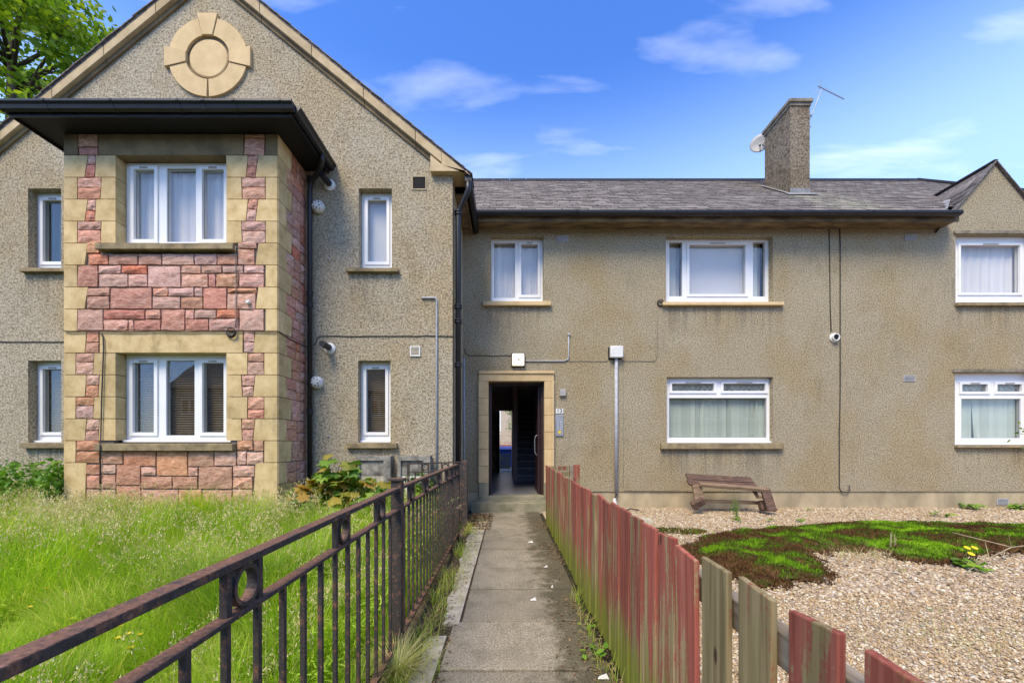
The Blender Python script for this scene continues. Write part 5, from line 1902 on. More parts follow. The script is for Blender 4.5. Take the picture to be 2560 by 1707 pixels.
MB().box(xp - .10, xp - .037, 6.56, 6.64, -0.03, DZ(1068, 6.6)).build("post", "rail_wood", ret, bevel=0.006)
for (z0, z1) in ((DZ(1079, 6.6), DZ(1069, 6.6)), (DZ(1093, 6.6), DZ(1083, 6.6)), (0.25, 0.34)):
    MB().beam((FX + 0.03, 6.36, (z0 + z1) / 2 - .01), (xp - .101, 6.6, (z0 + z1) / 2), 0.03, z1 - z0).build("rail", "fence_wood", ret)

# ------------------------------------------------------------------ broken picnic bench under the window
tb = empty("picnic_bench", D(1680, 1165, 7.0) * Vector((1, 1, 0)) if False else (4.0, 7.0, 0.0), "sagging brown wooden bench tipped forward under the window", "bench")
tb_pts = lambda x, y, d: D(x, y, d)


def plank(x0, y0, x1, y1, d, w, th, mat, slope=0.45, name="plank"):
    a, b = D(x0, y0, d), D(x1, y1, d)
    up = Vector((0, -slope, 1))
    MB().beam(a, b, w, th, up).build(name, mat, tb, bevel=0.004)


plank(1577, 1095, 1728, 1103, 7.22, 0.15, 0.035, "table_wood", 0.75)
plank(1580, 1108, 1738, 1116, 7.08, 0.14, 0.035, "table_wood", 0.6)
plank(1606, 1112, 1764, 1124.5, 6.95, 0.10, 0.055, "table_wood_worn", 0.35)
plank(1612, 1150, 1742, 1154.5, 7.12, 0.05, 0.055, "table_wood_worn", 0.2, "stretcher")
MB().beam(D(1600, 1112, 6.98), D(1607, 1156, 6.93), 0.16, 0.05, (0, 1, 0)).build("leg", "table_wood_worn", tb, bevel=0.004)
MB().beam(D(1590, 1163, 6.93), D(1616, 1148, 6.90), 0.10, 0.13, (0, -.3, 1)).build("foot", "table_wood", tb, bevel=0.01)
MB().beam(D(1757, 1122, 6.95), D(1773, 1173, 6.80), 0.05, 0.15, (1, 0, .3)).build("leg", "table_wood", tb, bevel=0.004)
MB().beam(D(1748, 1150, 7.02), D(1754, 1172, 6.95), 0.10, 0.09, (0, 1, 0)).build("leg", "table_wood", tb, bevel=0.004)
MB().beam(D(1728, 1122, 7.0), D(1742, 1142, 6.97), 0.04, 0.05, (0, 1, 0)).build("brace", "table_wood", tb)
MB().beam(D(1740, 1142, 6.97), D(1762, 1142, 6.95), 0.05, 0.04, (0, 0, 1)).build("brace", "table_wood_worn", tb)
MB().beam(D(1774, 1162, 6.9), D(1782, 1173, 6.88), 0.06, 0.05, (0, 1, 0)).build("foot", "table_wood", tb)
MB().beam(D(1584, 1100, 7.15), D(1596, 1120, 7.05), 0.05, 0.06, (0, 1, 0)).build("brace", "table_wood", tb)

# bits lying by the wall
MB().beam(ground_pt(1452, 1160, .05), ground_pt(1486, 1155, .05), 0.07, 0.05).build("timber_offcut", "table_wood", None, bevel=0.006, label="dark timber offcut lying on gravel near the conduit foot", cat="timber")
MB().hexa([(1.86, 6.15, 0.0), (2.25, 6.05, 0.0), (2.30, 6.35, 0.0), (1.92, 6.42, 0.0), (1.87, 6.15, .07), (2.25, 6.05, .06), (2.29, 6.34, .065), (1.93, 6.41, .07)]).build("stone_slab", "edging", None, bevel=0.01, label="pale broken slab lying on gravel behind the fence", cat="slab")
MB().tube([ground_pt(1432, 1172, .04), ground_pt(1450, 1168, .06), ground_pt(1468, 1171, .03)], 0.012, 6).build("cable_end", "cable", None, label="short dark cable end lying behind the fence", cat="cable")

# ------------------------------------------------------------------ vegetation helpers
_ph = rng.random((24, 3)) * 6.283
_fr = rng.normal(size=(24, 2))


def vnoise(x, y, f):
    """smooth pseudo noise about 0..1"""
    s = np.zeros_like(x)
    for k in range(12):
        s += np.sin(x * f * _fr[k, 0] * 1.7 + y * f * _fr[k, 1] * 1.7 + _ph[k, 0])
    return 0.5 + s / 12 * 0.9


def in_poly(x, y, poly):
    ins = np.zeros(len(x), dtype=bool)
    n = len(poly)
    for i in range(n):
        x0, y0 = poly[i]
        x1, y1 = poly[(i + 1) % n]
        c = ((y0 > y) != (y1 > y)) & (x < (x1 - x0) * (y - y0) / (y1 - y0 + 1e-12) + x0)
        ins ^= c
    return ins


def edge_dist(x, y, poly):
    d = np.full(len(x), 1e9)
    n = len(poly)
    for i in range(n):
        a, b = np.array(poly[i]), np.array(poly[(i + 1) % n])
        ab = b - a
        t = np.clip(((x - a[0]) * ab[0] + (y - a[1]) * ab[1]) / (ab @ ab), 0, 1)
        d = np.minimum(d, np.hypot(x - a[0] - t * ab[0], y - a[1] - t * ab[1]))
    return d


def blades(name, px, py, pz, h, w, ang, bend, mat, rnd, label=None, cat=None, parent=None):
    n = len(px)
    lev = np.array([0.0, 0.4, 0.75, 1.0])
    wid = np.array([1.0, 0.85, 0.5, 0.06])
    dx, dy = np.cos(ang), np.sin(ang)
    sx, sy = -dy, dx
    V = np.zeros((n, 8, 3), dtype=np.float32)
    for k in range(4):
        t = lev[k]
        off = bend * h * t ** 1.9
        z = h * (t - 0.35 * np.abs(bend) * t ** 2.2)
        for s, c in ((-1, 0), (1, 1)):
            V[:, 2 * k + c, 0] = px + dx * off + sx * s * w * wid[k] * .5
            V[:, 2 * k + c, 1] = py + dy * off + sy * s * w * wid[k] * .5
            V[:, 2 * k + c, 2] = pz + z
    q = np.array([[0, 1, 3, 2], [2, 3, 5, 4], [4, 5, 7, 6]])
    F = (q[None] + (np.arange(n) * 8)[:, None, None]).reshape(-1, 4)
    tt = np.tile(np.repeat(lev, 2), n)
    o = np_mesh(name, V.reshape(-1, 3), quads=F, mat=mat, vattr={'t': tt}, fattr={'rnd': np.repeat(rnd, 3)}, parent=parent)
    return o


# ------------------------------------------------------------------ lawn: long grass
def lawn_pts(n, dmin, dmax, power):
    u = rng.random(n)
    d = (dmin ** (2 - power) + u * (dmax ** (2 - power) - dmin ** (2 - power))) ** (1 / (2 - power))
    lo = -1.45 * d - 0.6
    x = lo + rng.random(n) * (-0.72 - lo)
    return x, d


def lawn_ok(x, y):
    in_bay = (x > BX0 - .02) & (x < BX1 + .02) & (y > BY - .03)
    gate_way = (y > 5.2) & (x > -1.15)
    return ~in_bay & (y < GY - .03) & (x > -9.2) & ~gate_way


NB = 170000
gx_, gy_ = lawn_pts(NB, 0.55, 6.1, 1.25)
ok = lawn_ok(gx_, gy_)
gx_, gy_ = gx_[ok], gy_[ok]
n = len(gx_)
tuft = vnoise(gx_, gy_, 2.2)
tuft2 = vnoise(gx_ + 7.3, gy_ - 3.1, 5.5)
hgt = (0.13 + 0.34 * tuft + 0.16 * tuft2) * (0.55 + 0.7 * rng.random(n))
hgt *= np.clip(0.60 + (gy_ - 0.6) * 0.20, 0.60, 1.5)
near_rail = np.clip((-0.72 - gx_) / 0.35, 0.35, 1.0)
hgt *= near_rail
wid = (0.0028 + 0.0022 * rng.random(n)) * np.clip(0.75 + gy_ * 0.16, 0.8, 1.9)
lean_dir = 9.0 * vnoise(gx_ + 11, gy_ - 6, 1.7) + rng.normal(0, .9, n)
bend = 0.10 + 0.65 * rng.random(n) ** 1.3 + 0.5 * np.clip(vnoise(gx_ - 4, gy_ + 8, 2.0) - .45, 0, 1)
broad = rng.random(n) < 0.05
wid = np.where(broad, wid * 2.6, wid)
rn = np.clip(-0.05 + 0.85 * vnoise(gx_ - 2, gy_ + 5, 2.4) + rng.normal(0, .18, n), 0, 0.93)
dead = rng.random(n) < 0.11
rn[dead] = 0.97
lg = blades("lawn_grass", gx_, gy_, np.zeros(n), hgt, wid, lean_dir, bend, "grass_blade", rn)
nh_ = 70000
hx_, hy_ = lawn_pts(nh_, 0.55, 6.0, 1.1)
ok = lawn_ok(hx_, hy_) & (hx_ < -.80)
hx_, hy_ = hx_[ok], hy_[ok]
hn = len(hx_)
ht = (0.10 + 0.22 * vnoise(hx_, hy_, 2.2) + .10 * vnoise(hx_ + 7.3, hy_ - 3.1, 5.5)) * np.clip(0.60 + (hy_ - 0.6) * 0.18, 0.6, 1.35)
hz_ = ht * (0.45 + .65 * rng.random(hn))
o = scatter("lawn_herbs", [(-.12, 0, 0), (.12, 0, 0), (.10, .55, .16), (0, 1.0, .05)], [[0, 1, 2, 3]], np.stack([hx_, hy_, hz_], 1), rng.random(hn) * 6.283, (.016 + .026 * rng.random(hn)) * np.clip(.6 + hy_ * .2, .75, 1.7), rng.normal(.2, .6, (hn, 2)), "lawn_herb", rnd=np.clip(.15 + .7 * vnoise(hx_ * 1.2, hy_ * 1.2, 2.6) + rng.normal(0, .18, hn), 0, 1))
tag(o, "small leafy herbs and bent leaf tips mixed through the long lawn", "grass", kind="stuff")
tag(lg, "long unmown green grass filling the garden left of the railing", "grass", kind="stuff")

# flowering grass: stalks with feathery heads
def seed_heads(name, n, dmin, dmax, power, hmin, hmax, label):
    x, y = lawn_pts(n, dmin, dmax, power)
    pat = vnoise(x + 1.7, y, 1.3)
    keep = lawn_ok(x, y) & (rng.random(n) < np.clip((pat - 0.40) * 3.0, 0.04, 1)) & (x < -0.95)
    x, y = x[keep], y[keep]
    n = len(x)
    h = (hmin + (hmax - hmin) * rng.random(n))
    a = rng.random(n) * 6.283
    b = 0.15 + 0.5 * rng.random(n) ** 1.5
    r = np.clip(rng.normal(.62, .25, n), 0, 1)
    o = blades(name, x, y, np.zeros(n), h, np.full(n, 0.0028) * np.clip(y * .3, .8, 1.6), a, b, "seed_head", np.clip(r * .6, 0, 1))
    tag(o, label[0], "grass", kind="stuff")
    # spikelets on the top part of each stalk
    K = 26
    t = 0.72 + 0.30 * rng.random((n, K))
    off = b[:, None] * h[:, None] * t ** 1.9
    z = h[:, None] * (t - 0.35 * b[:, None] * t ** 2.2)
    spread = (0.030 * (1.08 - t) / 0.3 + 0.004) * (0.5 + rng.random((n, 1)) * 1.3)
    sa = rng.random((n, K)) * 6.283
    cx = x[:, None] + np.cos(a)[:, None] * off + np.cos(sa) * spread
    cy = y[:, None] + np.sin(a)[:, None] * off + np.sin(sa) * spread
    P_ = np.stack([cx, cy, z + 0.01 * rng.random((n, K))], -1).reshape(-1, 3)
    m = len(P_)
    s = (0.008 + 0.008 * rng.random(m)) * np.clip(P_[:, 1] * .28, .75, 1.5)
    tv = [(-.16, 0, 0), (0, .06, .5), (.16, 0, 0), (0, -.06, 1.0)]
    o2 = scatter(name + "_spikelets", [(-.18, 0, .1), (0, .1, 0), (.18, 0, .1), (0, 0, 1.1)], [[0, 1, 2, 3]], P_, rng.random(m) * 6.283, s * 1.5, rng.normal(0, .5, (m, 2)), "seed_head", rnd=np.clip(np.repeat(r, K) + rng.normal(0, .15, m), 0, 1))
    np_t = o2.data.attributes.new('t', 'FLOAT', 'POINT')
    tag(o2, label[1], "grass", kind="stuff")


seed_heads("flowering_grass", 4600, 2.4, 6.0, 0.6, 0.44, 0.82, ("tall pale grass stalks rising over the unmown lawn", "feathery straw coloured grass heads over the unmown lawn"))
seed_heads("fine_grass", 900, 1.4, 3.2, 1.0, 0.32, 0.52, ("fine shorter grass stalks near the railing", "small pale grass heads near the railing"))

# dry tuft and weeds along the soil strip
m_ = 2600
yy = 0.9 + rng.random(m_) * 5.6
xx = -0.66 + 0.05 + np.abs(rng.normal(0, .10, m_))
sel = (vnoise(xx * 3, yy, 2.6) > 0.42) & (xx < -0.36)
xx, yy = xx[sel], yy[sel]
o = blades("strip_grass", xx, yy, np.full(len(xx), -.01), 0.05 + 0.13 * rng.random(len(xx)), np.full(len(xx), .003), rng.random(len(xx)) * 6.283, 0.4 + 0.8 * rng.random(len(xx)), "grass_blade", np.where(rng.random(len(xx)) < .45, 0.98, 0.5))
tag(o, "thin dry and green grass along the soil strip by the railing", "grass", kind="stuff")
m_ = 420
aa = rng.random(m_) * 6.283
rr_ = np.abs(rng.normal(0, .05, m_))
o = blades("dry_grass_tuft", -0.60 + rr_ * np.cos(aa), 2.12 + rr_ * np.sin(aa), np.full(m_, -.01), 0.10 + 0.16 * rng.random(m_), np.full(m_, .0035), aa, 0.7 + 0.6 * rng.random(m_), "seed_head", rng.random(m_) * .6)
tag(o, "dry straw coloured grass tuft at the foot of the capped railing post", "grass")

# dead leaves and crumbs on the strip and along the fence foot
def flakes(name, x, y, z, smin, smax, mat, label):
    n = len(x)
    s = smin + (smax - smin) * rng.random(n)
    o = scatter(name, [(-.5, 0, 0.0), (0, -.28, .12), (.5, 0, .0), (0, .28, .1)], [[0, 1, 2, 3]], np.stack([x, y, z], 1), rng.random(n) * 6.283, s, rng.normal(0, .35, (n, 2)), mat)
    return tag(o, label, "litter", kind="stuff")


n = 2600
x = -0.64 + rng.random(n) * 0.30
y = 0.8 + rng.random(n) * 6.3
flakes("leaf_litter", x, y, np.full(n, .004), .008, .034, "dead_leaf", "brown leaf litter on the soil strip beside the railing")
n = 2300
x = 0.60 - np.abs(rng.normal(0, .14, n))
y = 0.8 + rng.random(n) * 6.1
sel = (x > 0.1) & (vnoise(x, y, 2.0) > .36)
flakes("fence_litter", x[sel], y[sel], np.full(sel.sum(), .008), .006, .030, "dead_leaf", "brown leaf litter along the foot of the picket fence")
n = 700
x = -0.62 + rng.random(n) * 0.36
y = 5.7 + rng.random(n) * 1.35
flakes("twig_heap", x, y, 0.01 + np.clip(0.13 * np.exp(-((x + .52) ** 2 + (y - 6.3) ** 2) / .06), 0, .2) * rng.random(n), .02, .06, "dead_leaf", "heap of brown debris beside the entrance step")
n = 420
x = 0.57 - np.abs(rng.normal(0, .05, n))
y = 1.2 + rng.random(n) * 3.4
sel = vnoise(x, y, 1.9) > .52
x, y = x[sel], y[sel]
o = blades("fence_grass", x, y, np.zeros(len(x)), .04 + .10 * rng.random(len(x)), np.full(len(x), .003), rng.random(len(x)) * 6.283, .5 + .6 * rng.random(len(x)), "grass_blade", np.where(rng.random(len(x)) < .5, .97, .5))
tag(o, "thin grass along the foot of the picket fence", "grass", kind="stuff")

# ------------------------------------------------------------------ gravel
ico = [(0, 0, 1), (0.894, 0, .447), (.276, .851, .447), (-.724, .526, .447), (-.724, -.526, .447), (.276, -.851, .447), (.724, .526, -.447), (-.276, .851, -.447), (-.894, 0, -.447), (-.276, -.851, -.447), (.724, -.526, -.447), (0, 0, -1)]
icf = [(0, 1, 2), (0, 2, 3), (0, 3, 4), (0, 4, 5), (0, 5, 1), (1, 6, 2), (2, 7, 3), (3, 8, 4), (4, 9, 5), (5, 10, 1), (2, 6, 7), (3, 7, 8), (4, 8, 9), (5, 9, 10), (1, 10, 6)]
moss_px = [(1545, 1248), (1600, 1228), (1690, 1210), (1790, 1206), (1900, 1197), (2020, 1194), (2200, 1200), (2352, 1203), (2440, 1212), (2440, 1275), (2330, 1270), (2235, 1284), (2180, 1300), (2100, 1288), (2010, 1268), (1930, 1262), (1905, 1285), (1945, 1318), (1920, 1336), (1830, 1346), (1740, 1352), (1660, 1320), (1590, 1290)]
moss_poly = [(ground_pt(a, b, .05).x, ground_pt(a, b, .05).y) for a, b in moss_px]


def moss_e(x, y):
    """distance inside a ragged outline"""
    return edge_dist(x, y, moss_poly) * np.where(in_poly(x, y, moss_poly), 1, -1) - .20 * vnoise(x + 5, y - 2, 5.0) ** 2 - .10 * vnoise(x, y, 15.0)


def gravel(n, dmin, dmax, power, smin, smax, name, label):
    u = rng.random(n)
    d = (dmin ** (2 - power) + u * (dmax ** (2 - power) - dmin ** (2 - power))) ** (1 / (2 - power))
    x = 0.72 + rng.random(n) ** 1.15 * (1.60 * d + 0.9 - 0.72)
    ok = (d < MY - .01) & (x > .70)
    ok &= ~(moss_e(x, d) > .07)
    x, d = x[ok], d[ok]
    n = len(x)
    s = smin + (smax - smin) * rng.random(n) ** 1.6
    sc = np.stack([s * (.8 + .6 * rng.random(n)), s * (.7 + .4 * rng.random(n)), s * (.42 + .35 * rng.random(n))], 1)
    z = 0.010 + s * .25 + 0.010 * rng.random(n)
    rn = rng.random(n)
    o = scatter(name, ico, icf, np.stack([x, d, z], 1), rng.random(n) * 6.283, sc, rng.normal(0, .35, (n, 2)), "pebble", rnd=rn, smooth=True)
    return tag(o, label, "gravel", kind="stuff")


gravel(42000, 0.75, 3.2, 0.55, .0048, .0118, "gravel", "tan and cream gravel near the picket fence")
gravel(30000, 3.0, 7.6, 0.7, .009, .018, "far_gravel", "tan gravel spread towards the house wall")

# ------------------------------------------------------------------ moss mound
n = 26000
bx = np.array(moss_poly)
x = bx[:, 0].min() + rng.random(n * 4) * np.ptp(bx[:, 0])
y = bx[:, 1].min() + rng.random(n * 4) * np.ptp(bx[:, 1])


def moss_h(x, y):
    e = moss_e(x, y)
    return np.where(e > 0, np.clip(e / .30, 0, 1) ** .7 * (.03 + .07 * vnoise(x, y, 2.4) + .05 * vnoise(x + 3, y, 6.0)), 0.0)


def moss_c(x, y):
    e = moss_e(x, y)
    c = .95 * vnoise(x * .7 + 2.1, y * 1.6 + 0.4, 2.1) + .62 * vnoise(x * .8, y * 1.3 + 4, 7.0) + .25 * vnoise(x + 9, y, 21.0) - .46
    return np.clip(np.minimum(c, e / .12 * .8 + .05), 0, 1)


# base grid
NX, NY = 260, 110
gxs = np.linspace(bx[:, 0].min() - .05, bx[:, 0].max() + .05, NX)
gys = np.linspace(bx[:, 1].min() - .05, bx[:, 1].max() + .05, NY)
XX, YY = np.meshgrid(gxs, gys)
XX, YY = XX.ravel(), YY.ravel()
HH = moss_h(XX, YY)
Vm = np.stack([XX, YY, 0.016 + HH], 1)
idx = np.arange(NX * NY).reshape(NY, NX)
q = np.stack([idx[:-1, :-1], idx[:-1, 1:], idx[1:, 1:], idx[1:, :-1]], -1).reshape(-1, 4)
qc = Vm[q].mean(1)
kq = moss_e(qc[:, 0], qc[:, 1]) > 0.01
q = q[kq]
cc_ = moss_c(qc[kq][:, 0], qc[kq][:, 1])
mo = np_mesh("moss_mound", Vm, quads=q, mat="moss", fattr={'rnd': np.clip(cc_ - .12, 0, 1)}, smooth=True)
tag(mo, "low mound of brown and bright green moss on the gravel", "moss", kind="stuff")
ok = moss_e(x, y) > -.02 - .05 * rng.random(len(x))
x, y = x[ok], y[ok]
n = min(len(x), 42000)
x, y = x[:n], y[:n]
z = 0.012 + moss_h(x, y)
c = np.clip(moss_c(x, y) + rng.normal(0, .07, n), 0, 1)
s = 0.016 + .020 * rng.random(n)
mt_ = scatter("moss_tufts", [(-.20, 0, 0), (.20, 0, 0), (.13, .08, .8), (0, .10, 1.15)], [[0, 1, 2, 3]], np.stack([x, y, z], 1), rng.random(n) * 6.283, s, rng.normal(0, .45, (n, 2)), "moss", rnd=c)
tag(mt_, "short upright moss shoots covering the gravel mound", "moss", kind="stuff")
# small satellite patch of moss
n = 1500
a = rng.random(n) * 6.283
r = np.sqrt(rng.random(n))
pc = ground_pt(1560, 1218, .03)
o = scatter("moss_patch", [(-.20, 0, 0), (.20, 0, 0), (.13, .08, .8), (0, .10, 1.15)], [[0, 1, 2, 3]], np.stack([pc.x + .38 * r * np.cos(a), pc.y + .22 * r * np.sin(a), np.full(n, .02)], 1), a, .015 + .02 * rng.random(n), rng.normal(0, .5, (n, 2)), "moss", rnd=np.clip(rng.normal(.3, .2, n), 0, .8))
tag(o, "small brown moss patch left of the big mound", "moss", kind="stuff")
# brown wiry debris fringe
n = 1500
x = bx[:, 0].min() - .1 + rng.random(n * 3) * np.ptp(bx[:, 0])
y = bx[:, 1].min() - .1 + rng.random(n * 3) * np.ptp(bx[:, 1])
sel = (np.abs(moss_e(x, y)) < .14)
x, y = x[sel][:1500], y[sel][:1500]
o = blades("dry_moss_fringe", x, y, 0.02 + moss_h(x, y), .03 + .06 * rng.random(len(x)), np.full(len(x), .004), rng.random(len(x)) * 6.283, .8 + .6 * rng.random(len(x)), "dead_leaf", rng.random(len(x)))
tag(o, "brown wiry fringe of dead moss around the mound", "moss", kind="stuff")
n = 260
pc = ground_pt(2240, 1480, .03)
x = pc.x + rng.normal(0, .35, n)
y = pc.y + rng.normal(0, .22, n)
o = blades("gravel_grass", x, y, np.full(n, .015), .04 + .08 * rng.random(n), np.full(n, .002), rng.random(n) * 6.283, .6 + .7 * rng.random(n), "seed_head", rng.random(n) * .5)
tag(o, "sparse straw coloured grass lying over the near gravel", "grass", kind="stuff")
n = 240
pc = ground_pt(1985, 1275, .03)
x = pc.x + rng.normal(0, .20, n)
y = pc.y + rng.normal(0, .12, n)
o = blades("gravel_straw", x, y, np.full(n, .02), .05 + .12 * rng.random(n), np.full(n, .0025), rng.random(n) * 6.283, .8 + .6 * rng.random(n), "seed_head", rng.random(n))
tag(o, "pale dry straw lying in the bend of the moss mound", "grass", kind="stuff")

# ------------------------------------------------------------------ leaves
def maple_mesh(name, mat):
    outl = [(0, 0), (.16, .02), (.46, -.06), (.40, .16), (.62, .38), (.36, .42), (.30, .62), (.12, .66), (0, 1.0), (-.12, .66), (-.30, .62), (-.36, .42), (-.62, .38), (-.40, .16), (-.46, -.06), (-.16, .02)]
    V = [(0, .34, 0.05)] + [(x_, y_, -0.16 * abs(x_) - .10 * max(0, y_ - .5) + .03 * math.sin(7 * x_ + 5 * y_)) for x_, y_ in outl]
    F = [(0, i, i % (len(outl)) + 1) for i in range(1, len(outl) + 1)]
    me = bpy.data.meshes.new(name)
    me.from_pydata(V, [], F)
    me.materials.append(MATS[mat])
    return me


ML_G, ML_Y = maple_mesh("leaf", "leaf_green"), maple_mesh("leaf_y", "leaf_yellow")


def leaf_obj(parent, pos, size, direction, tilt, me):
    o = bpy.data.objects.new("leaf", me)
    COL.objects.link(o)
    o.parent = parent
    o.location = Vector(pos) - WLOC[parent.name]
    o.rotation_euler = (tilt, random.uniform(-.35, .35), direction)
    o.scale = (size, size, size)
    return o


sap = empty("sycamore_sapling", (-2.25, 5.25, 0.0), "bushy sycamore sapling with yellowing top leaves beside the bay", "shrub")
stems = MB()
tips = []
for k in range(44):
    a = random.uniform(0, 6.283)
    rr = random.uniform(.05, .74)
    px0, py0 = -2.25 + rr * 1.0 * math.cos(a), 5.22 + rr * .62 * math.sin(a)
    zt = random.uniform(.55, .92) * (1.12 - .38 * rr)
    if k in (0, 1, 2):
        px0, zt = -2.33 + k * .18 - .02, (1.12, .98, 1.03)[k]
        py0 = 5.05
    p0 = Vector((-2.25 + random.uniform(-.25, .25), 5.25 + random.uniform(-.1, .1), -.02))
    p1 = Vector((px0, py0, zt))
    mid = (p0 + p1) / 2 + Vector((0, 0, .10))
    stems.tube([p0, mid, p1], [.010, .007, .004], 5)
    tips.append(p1)
stems.build("stem", "stem_green", sap)
for p in tips:
    nl = random.randint(5, 8)
    for j in range(nl):
        d = random.uniform(0, 6.283)
        s = random.uniform(.13, .24)
        dz = random.uniform(-.26, .02)
        top = dz > -.09 and p.z > .52
        me = ML_Y if (top and random.random() < .62) else ML_G
        off = Vector((math.sin(-d), math.cos(-d), 0)) * -.0
        leaf_obj(sap, p + Vector((random.uniform(-.05, .05), random.uniform(-.05, .05), dz)), s, d, random.uniform(-.95, -.1), me)


def leaf_cloud(name, centers, n, spread, size, mat, parent=None, flat=.6):
    C = np.asarray(centers, dtype=float)
    idx_ = rng.integers(0, len(C), n)
    P_ = C[idx_] + rng.normal(0, 1, (n, 3)) * np.asarray(spread)
    s = size[0] + (size[1] - size[0]) * rng.random(n)
    tv = [(0, 0, 0), (.34, .30, -.05), (.22, .72, -.08), (0, 1.05, -.12), (-.22, .72, -.08), (-.34, .30, -.05)]
    return scatter(name, tv, [(0, 1, 2), (0, 2, 3), (0, 3, 4), (0, 4, 5)], P_, rng.random(n) * 6.283, s, np.stack([rng.normal(-.3, flat, n), rng.normal(0, flat, n)], 1), mat, parent=parent)


# nettle-like weeds at the far left, and bright weeds behind the gate
wd = empty("weed_clump", (-6.6, 5.85, 0), "dark green weed clump growing against the wall left of the bay", "weeds")
cen = []
sm = MB()
for k in range(44):
    x, y = -7.9 + 1.75 * random.random(), 5.2 + .8 * random.random()
    h = .55 + .5 * random.random()
    sm.tube([(x, y, -.02), (x + random.uniform(-.05, .05), y, h)], [.006, .003], 4)
    cen += [(x, y, h * f) for f in (.35, .5, .65, .8, .95)]
sm.build("stem", "stem_green", wd)
leaf_cloud("foliage", cen, 4600, (.055, .055, .05), (.035, .09), "leaf_nettle", wd)
wd = empty("weed_clump", (-1.25, 5.95, 0), "bright green leafy weed showing between the railing bars", "weeds")
cen = []
sm = MB()
for k in range(10):
    x, y = -1.55 + .6 * random.random(), 5.85 + .18 * random.random()
    h = .35 + .45 * random.random()
    sm.tube([(x, y, -.02), (x, y, h)], [.006, .003], 4)
    cen += [(x, y, h * f) for f in (.4, .6, .8, .97)]
sm.build("stem", "stem_green", wd)
leaf_cloud("foliage", cen, 420, (.06, .05, .05), (.05, .11), "leaf_weed", wd)

# buttercups in the lawn
bt_stem = MB().tube([(0, 0, 0), (.01, 0, .2), (0, .01, .36)], .0025, 4)
fl_px = [(75, 1330, 1.0), (62, 1345, 1.1), (112, 1352, 1.0), (150, 1362, 1.0), (75, 1395, 1.0), (180, 1385, .9), (178, 1420, .9), (270, 1440, 1.0), (300, 1455, .9), (325, 1460, .9), (275, 1465, 1.0), (240, 1195, 1.2), (232, 1255, 1.1), (205, 1330, 1.0), (305, 1490, .9), (440, 1260, 1.0), (490, 1140, 1.0), (540, 1145, 1.0)]
lab_b = "yellow buttercup flower standing in the long lawn grass"
proto = None
for (a, b, s) in fl_px:
    hz = .30 if b < 1300 else .25
    d = (CAM_H - hz) * 900.4 / (b - 1019.9)
    x, y = DX(a, d), d
    if not (x < -.8 and y < 5.3):
        continue
    if proto is None:
        r0 = empty("buttercup", (x, y, 0), lab_b, "flower", "buttercups in the lawn")
        m = MB().tube([(x, y, -.01), (x + .012, y, .2), (x, y + .01, hz)], .0025, 4)
        m.build("stem", "stem_green", r0)
        m = MB()
        for k in range(5):
            an = 2 * math.pi * k / 5
            c0 = Vector((x, y + .01, hz))
            u = Vector((math.cos(an), math.sin(an), .9))
            w_ = Vector((-math.sin(an), math.cos(an), 0))
            m.quad(c0, c0 + u * .008 - w_ * .007, c0 + u * .014, c0 + u * .008 + w_ * .007)
        m.build("flower_head", "petal_yellow", r0)
        proto = r0
        pz = hz
    else:
        r1 = proto.copy()
        COL.objects.link(r1)
        r1.location = (x, y, 0)
        r1.rotation_euler = (0, 0, random.uniform(0, 6))
        r1.scale = (1.1, 1.1, hz / pz)
        for ch in proto.children:
            c2 = ch.copy()
            COL.objects.link(c2)
            c2.parent = r1

# weeds on the gravel
def oval_leaf(name, mat):
    V = [(0, 0, 0), (.34, .30, -.05), (.24, .72, -.08), (0, 1.05, -.12), (-.24, .72, -.08), (-.34, .30, -.05)]
    me = bpy.data.meshes.new(name)
    me.from_pydata(V, [], [(0, 1, 2), (0, 2, 3), (0, 3, 4), (0, 4, 5)])
    me.materials.append(MATS[mat])
    return me


leafy("leaf_weed_single", [(0.0, (0.09, 0.20, 0.02)), (0.5, (0.17, 0.32, 0.03)), (1.0, (0.32, 0.44, 0.04))], 0.35, None)
OVAL = oval_leaf("oval_leaf", "leaf_weed_single")


def weed_at(p, size, n, label, group, name="gravel_weed"):
    root = empty(name, (p[0], p[1], 0.0), label, "weed", group)
    for k in range(n):
        a = random.uniform(0, 6.283)
        r_ = size * .75 * math.sqrt(random.random())
        pos = Vector((p[0] + r_ * math.cos(a), p[1] + r_ * .8 * math.sin(a), .02 + size * random.uniform(.05, .45)))
        leaf_obj(root, pos, size * random.uniform(.35, .62), random.uniform(0, 6.283), random.uniform(-.3, .6), OVAL)
    return root


def weed(px, py, size, n, label):
    return weed_at(ground_pt(px, py, .03), size, max(6, n // 2), label, "weeds in the gravel")


for (a, b, s, k, lab) in ((1690, 1195, .10, 30, "small weed below the middle of the bench"), (1838, 1196, .11, 26, "yellow green weed pair right of the bench"), (1768, 1196, .10, 22, "yellow green weed under the right end of the bench"),
                          (1915, 1218, .10, 26, "bright round leaved weed on the moss mound"), (2160, 1185, .16, 40, "low weed spread on gravel below the right air brick"), (2105, 1200, .09, 16, "tiny weed behind the top of the moss"),
                          (2225, 1302, .17, 90, "bright green weed under the yellow dandelions"), (2072, 1310, .05, 12, "single tiny weed in the middle of the gravel"), (1640, 1226, .07, 16, "small weed at the left tip of the moss"),
                          (2230, 1167, .20, 110, "leafy weed clump at the plinth left of the air brick"), (2340, 1168, .20, 110, "leafy weed clump at the plinth right of the air brick"), (2150, 1400, .05, 8, "tiny weed on the near gravel"),
                          (1860, 1170, .09, 20, "weed showing under the bench seat")):
    weed(a, b, s, k, lab)
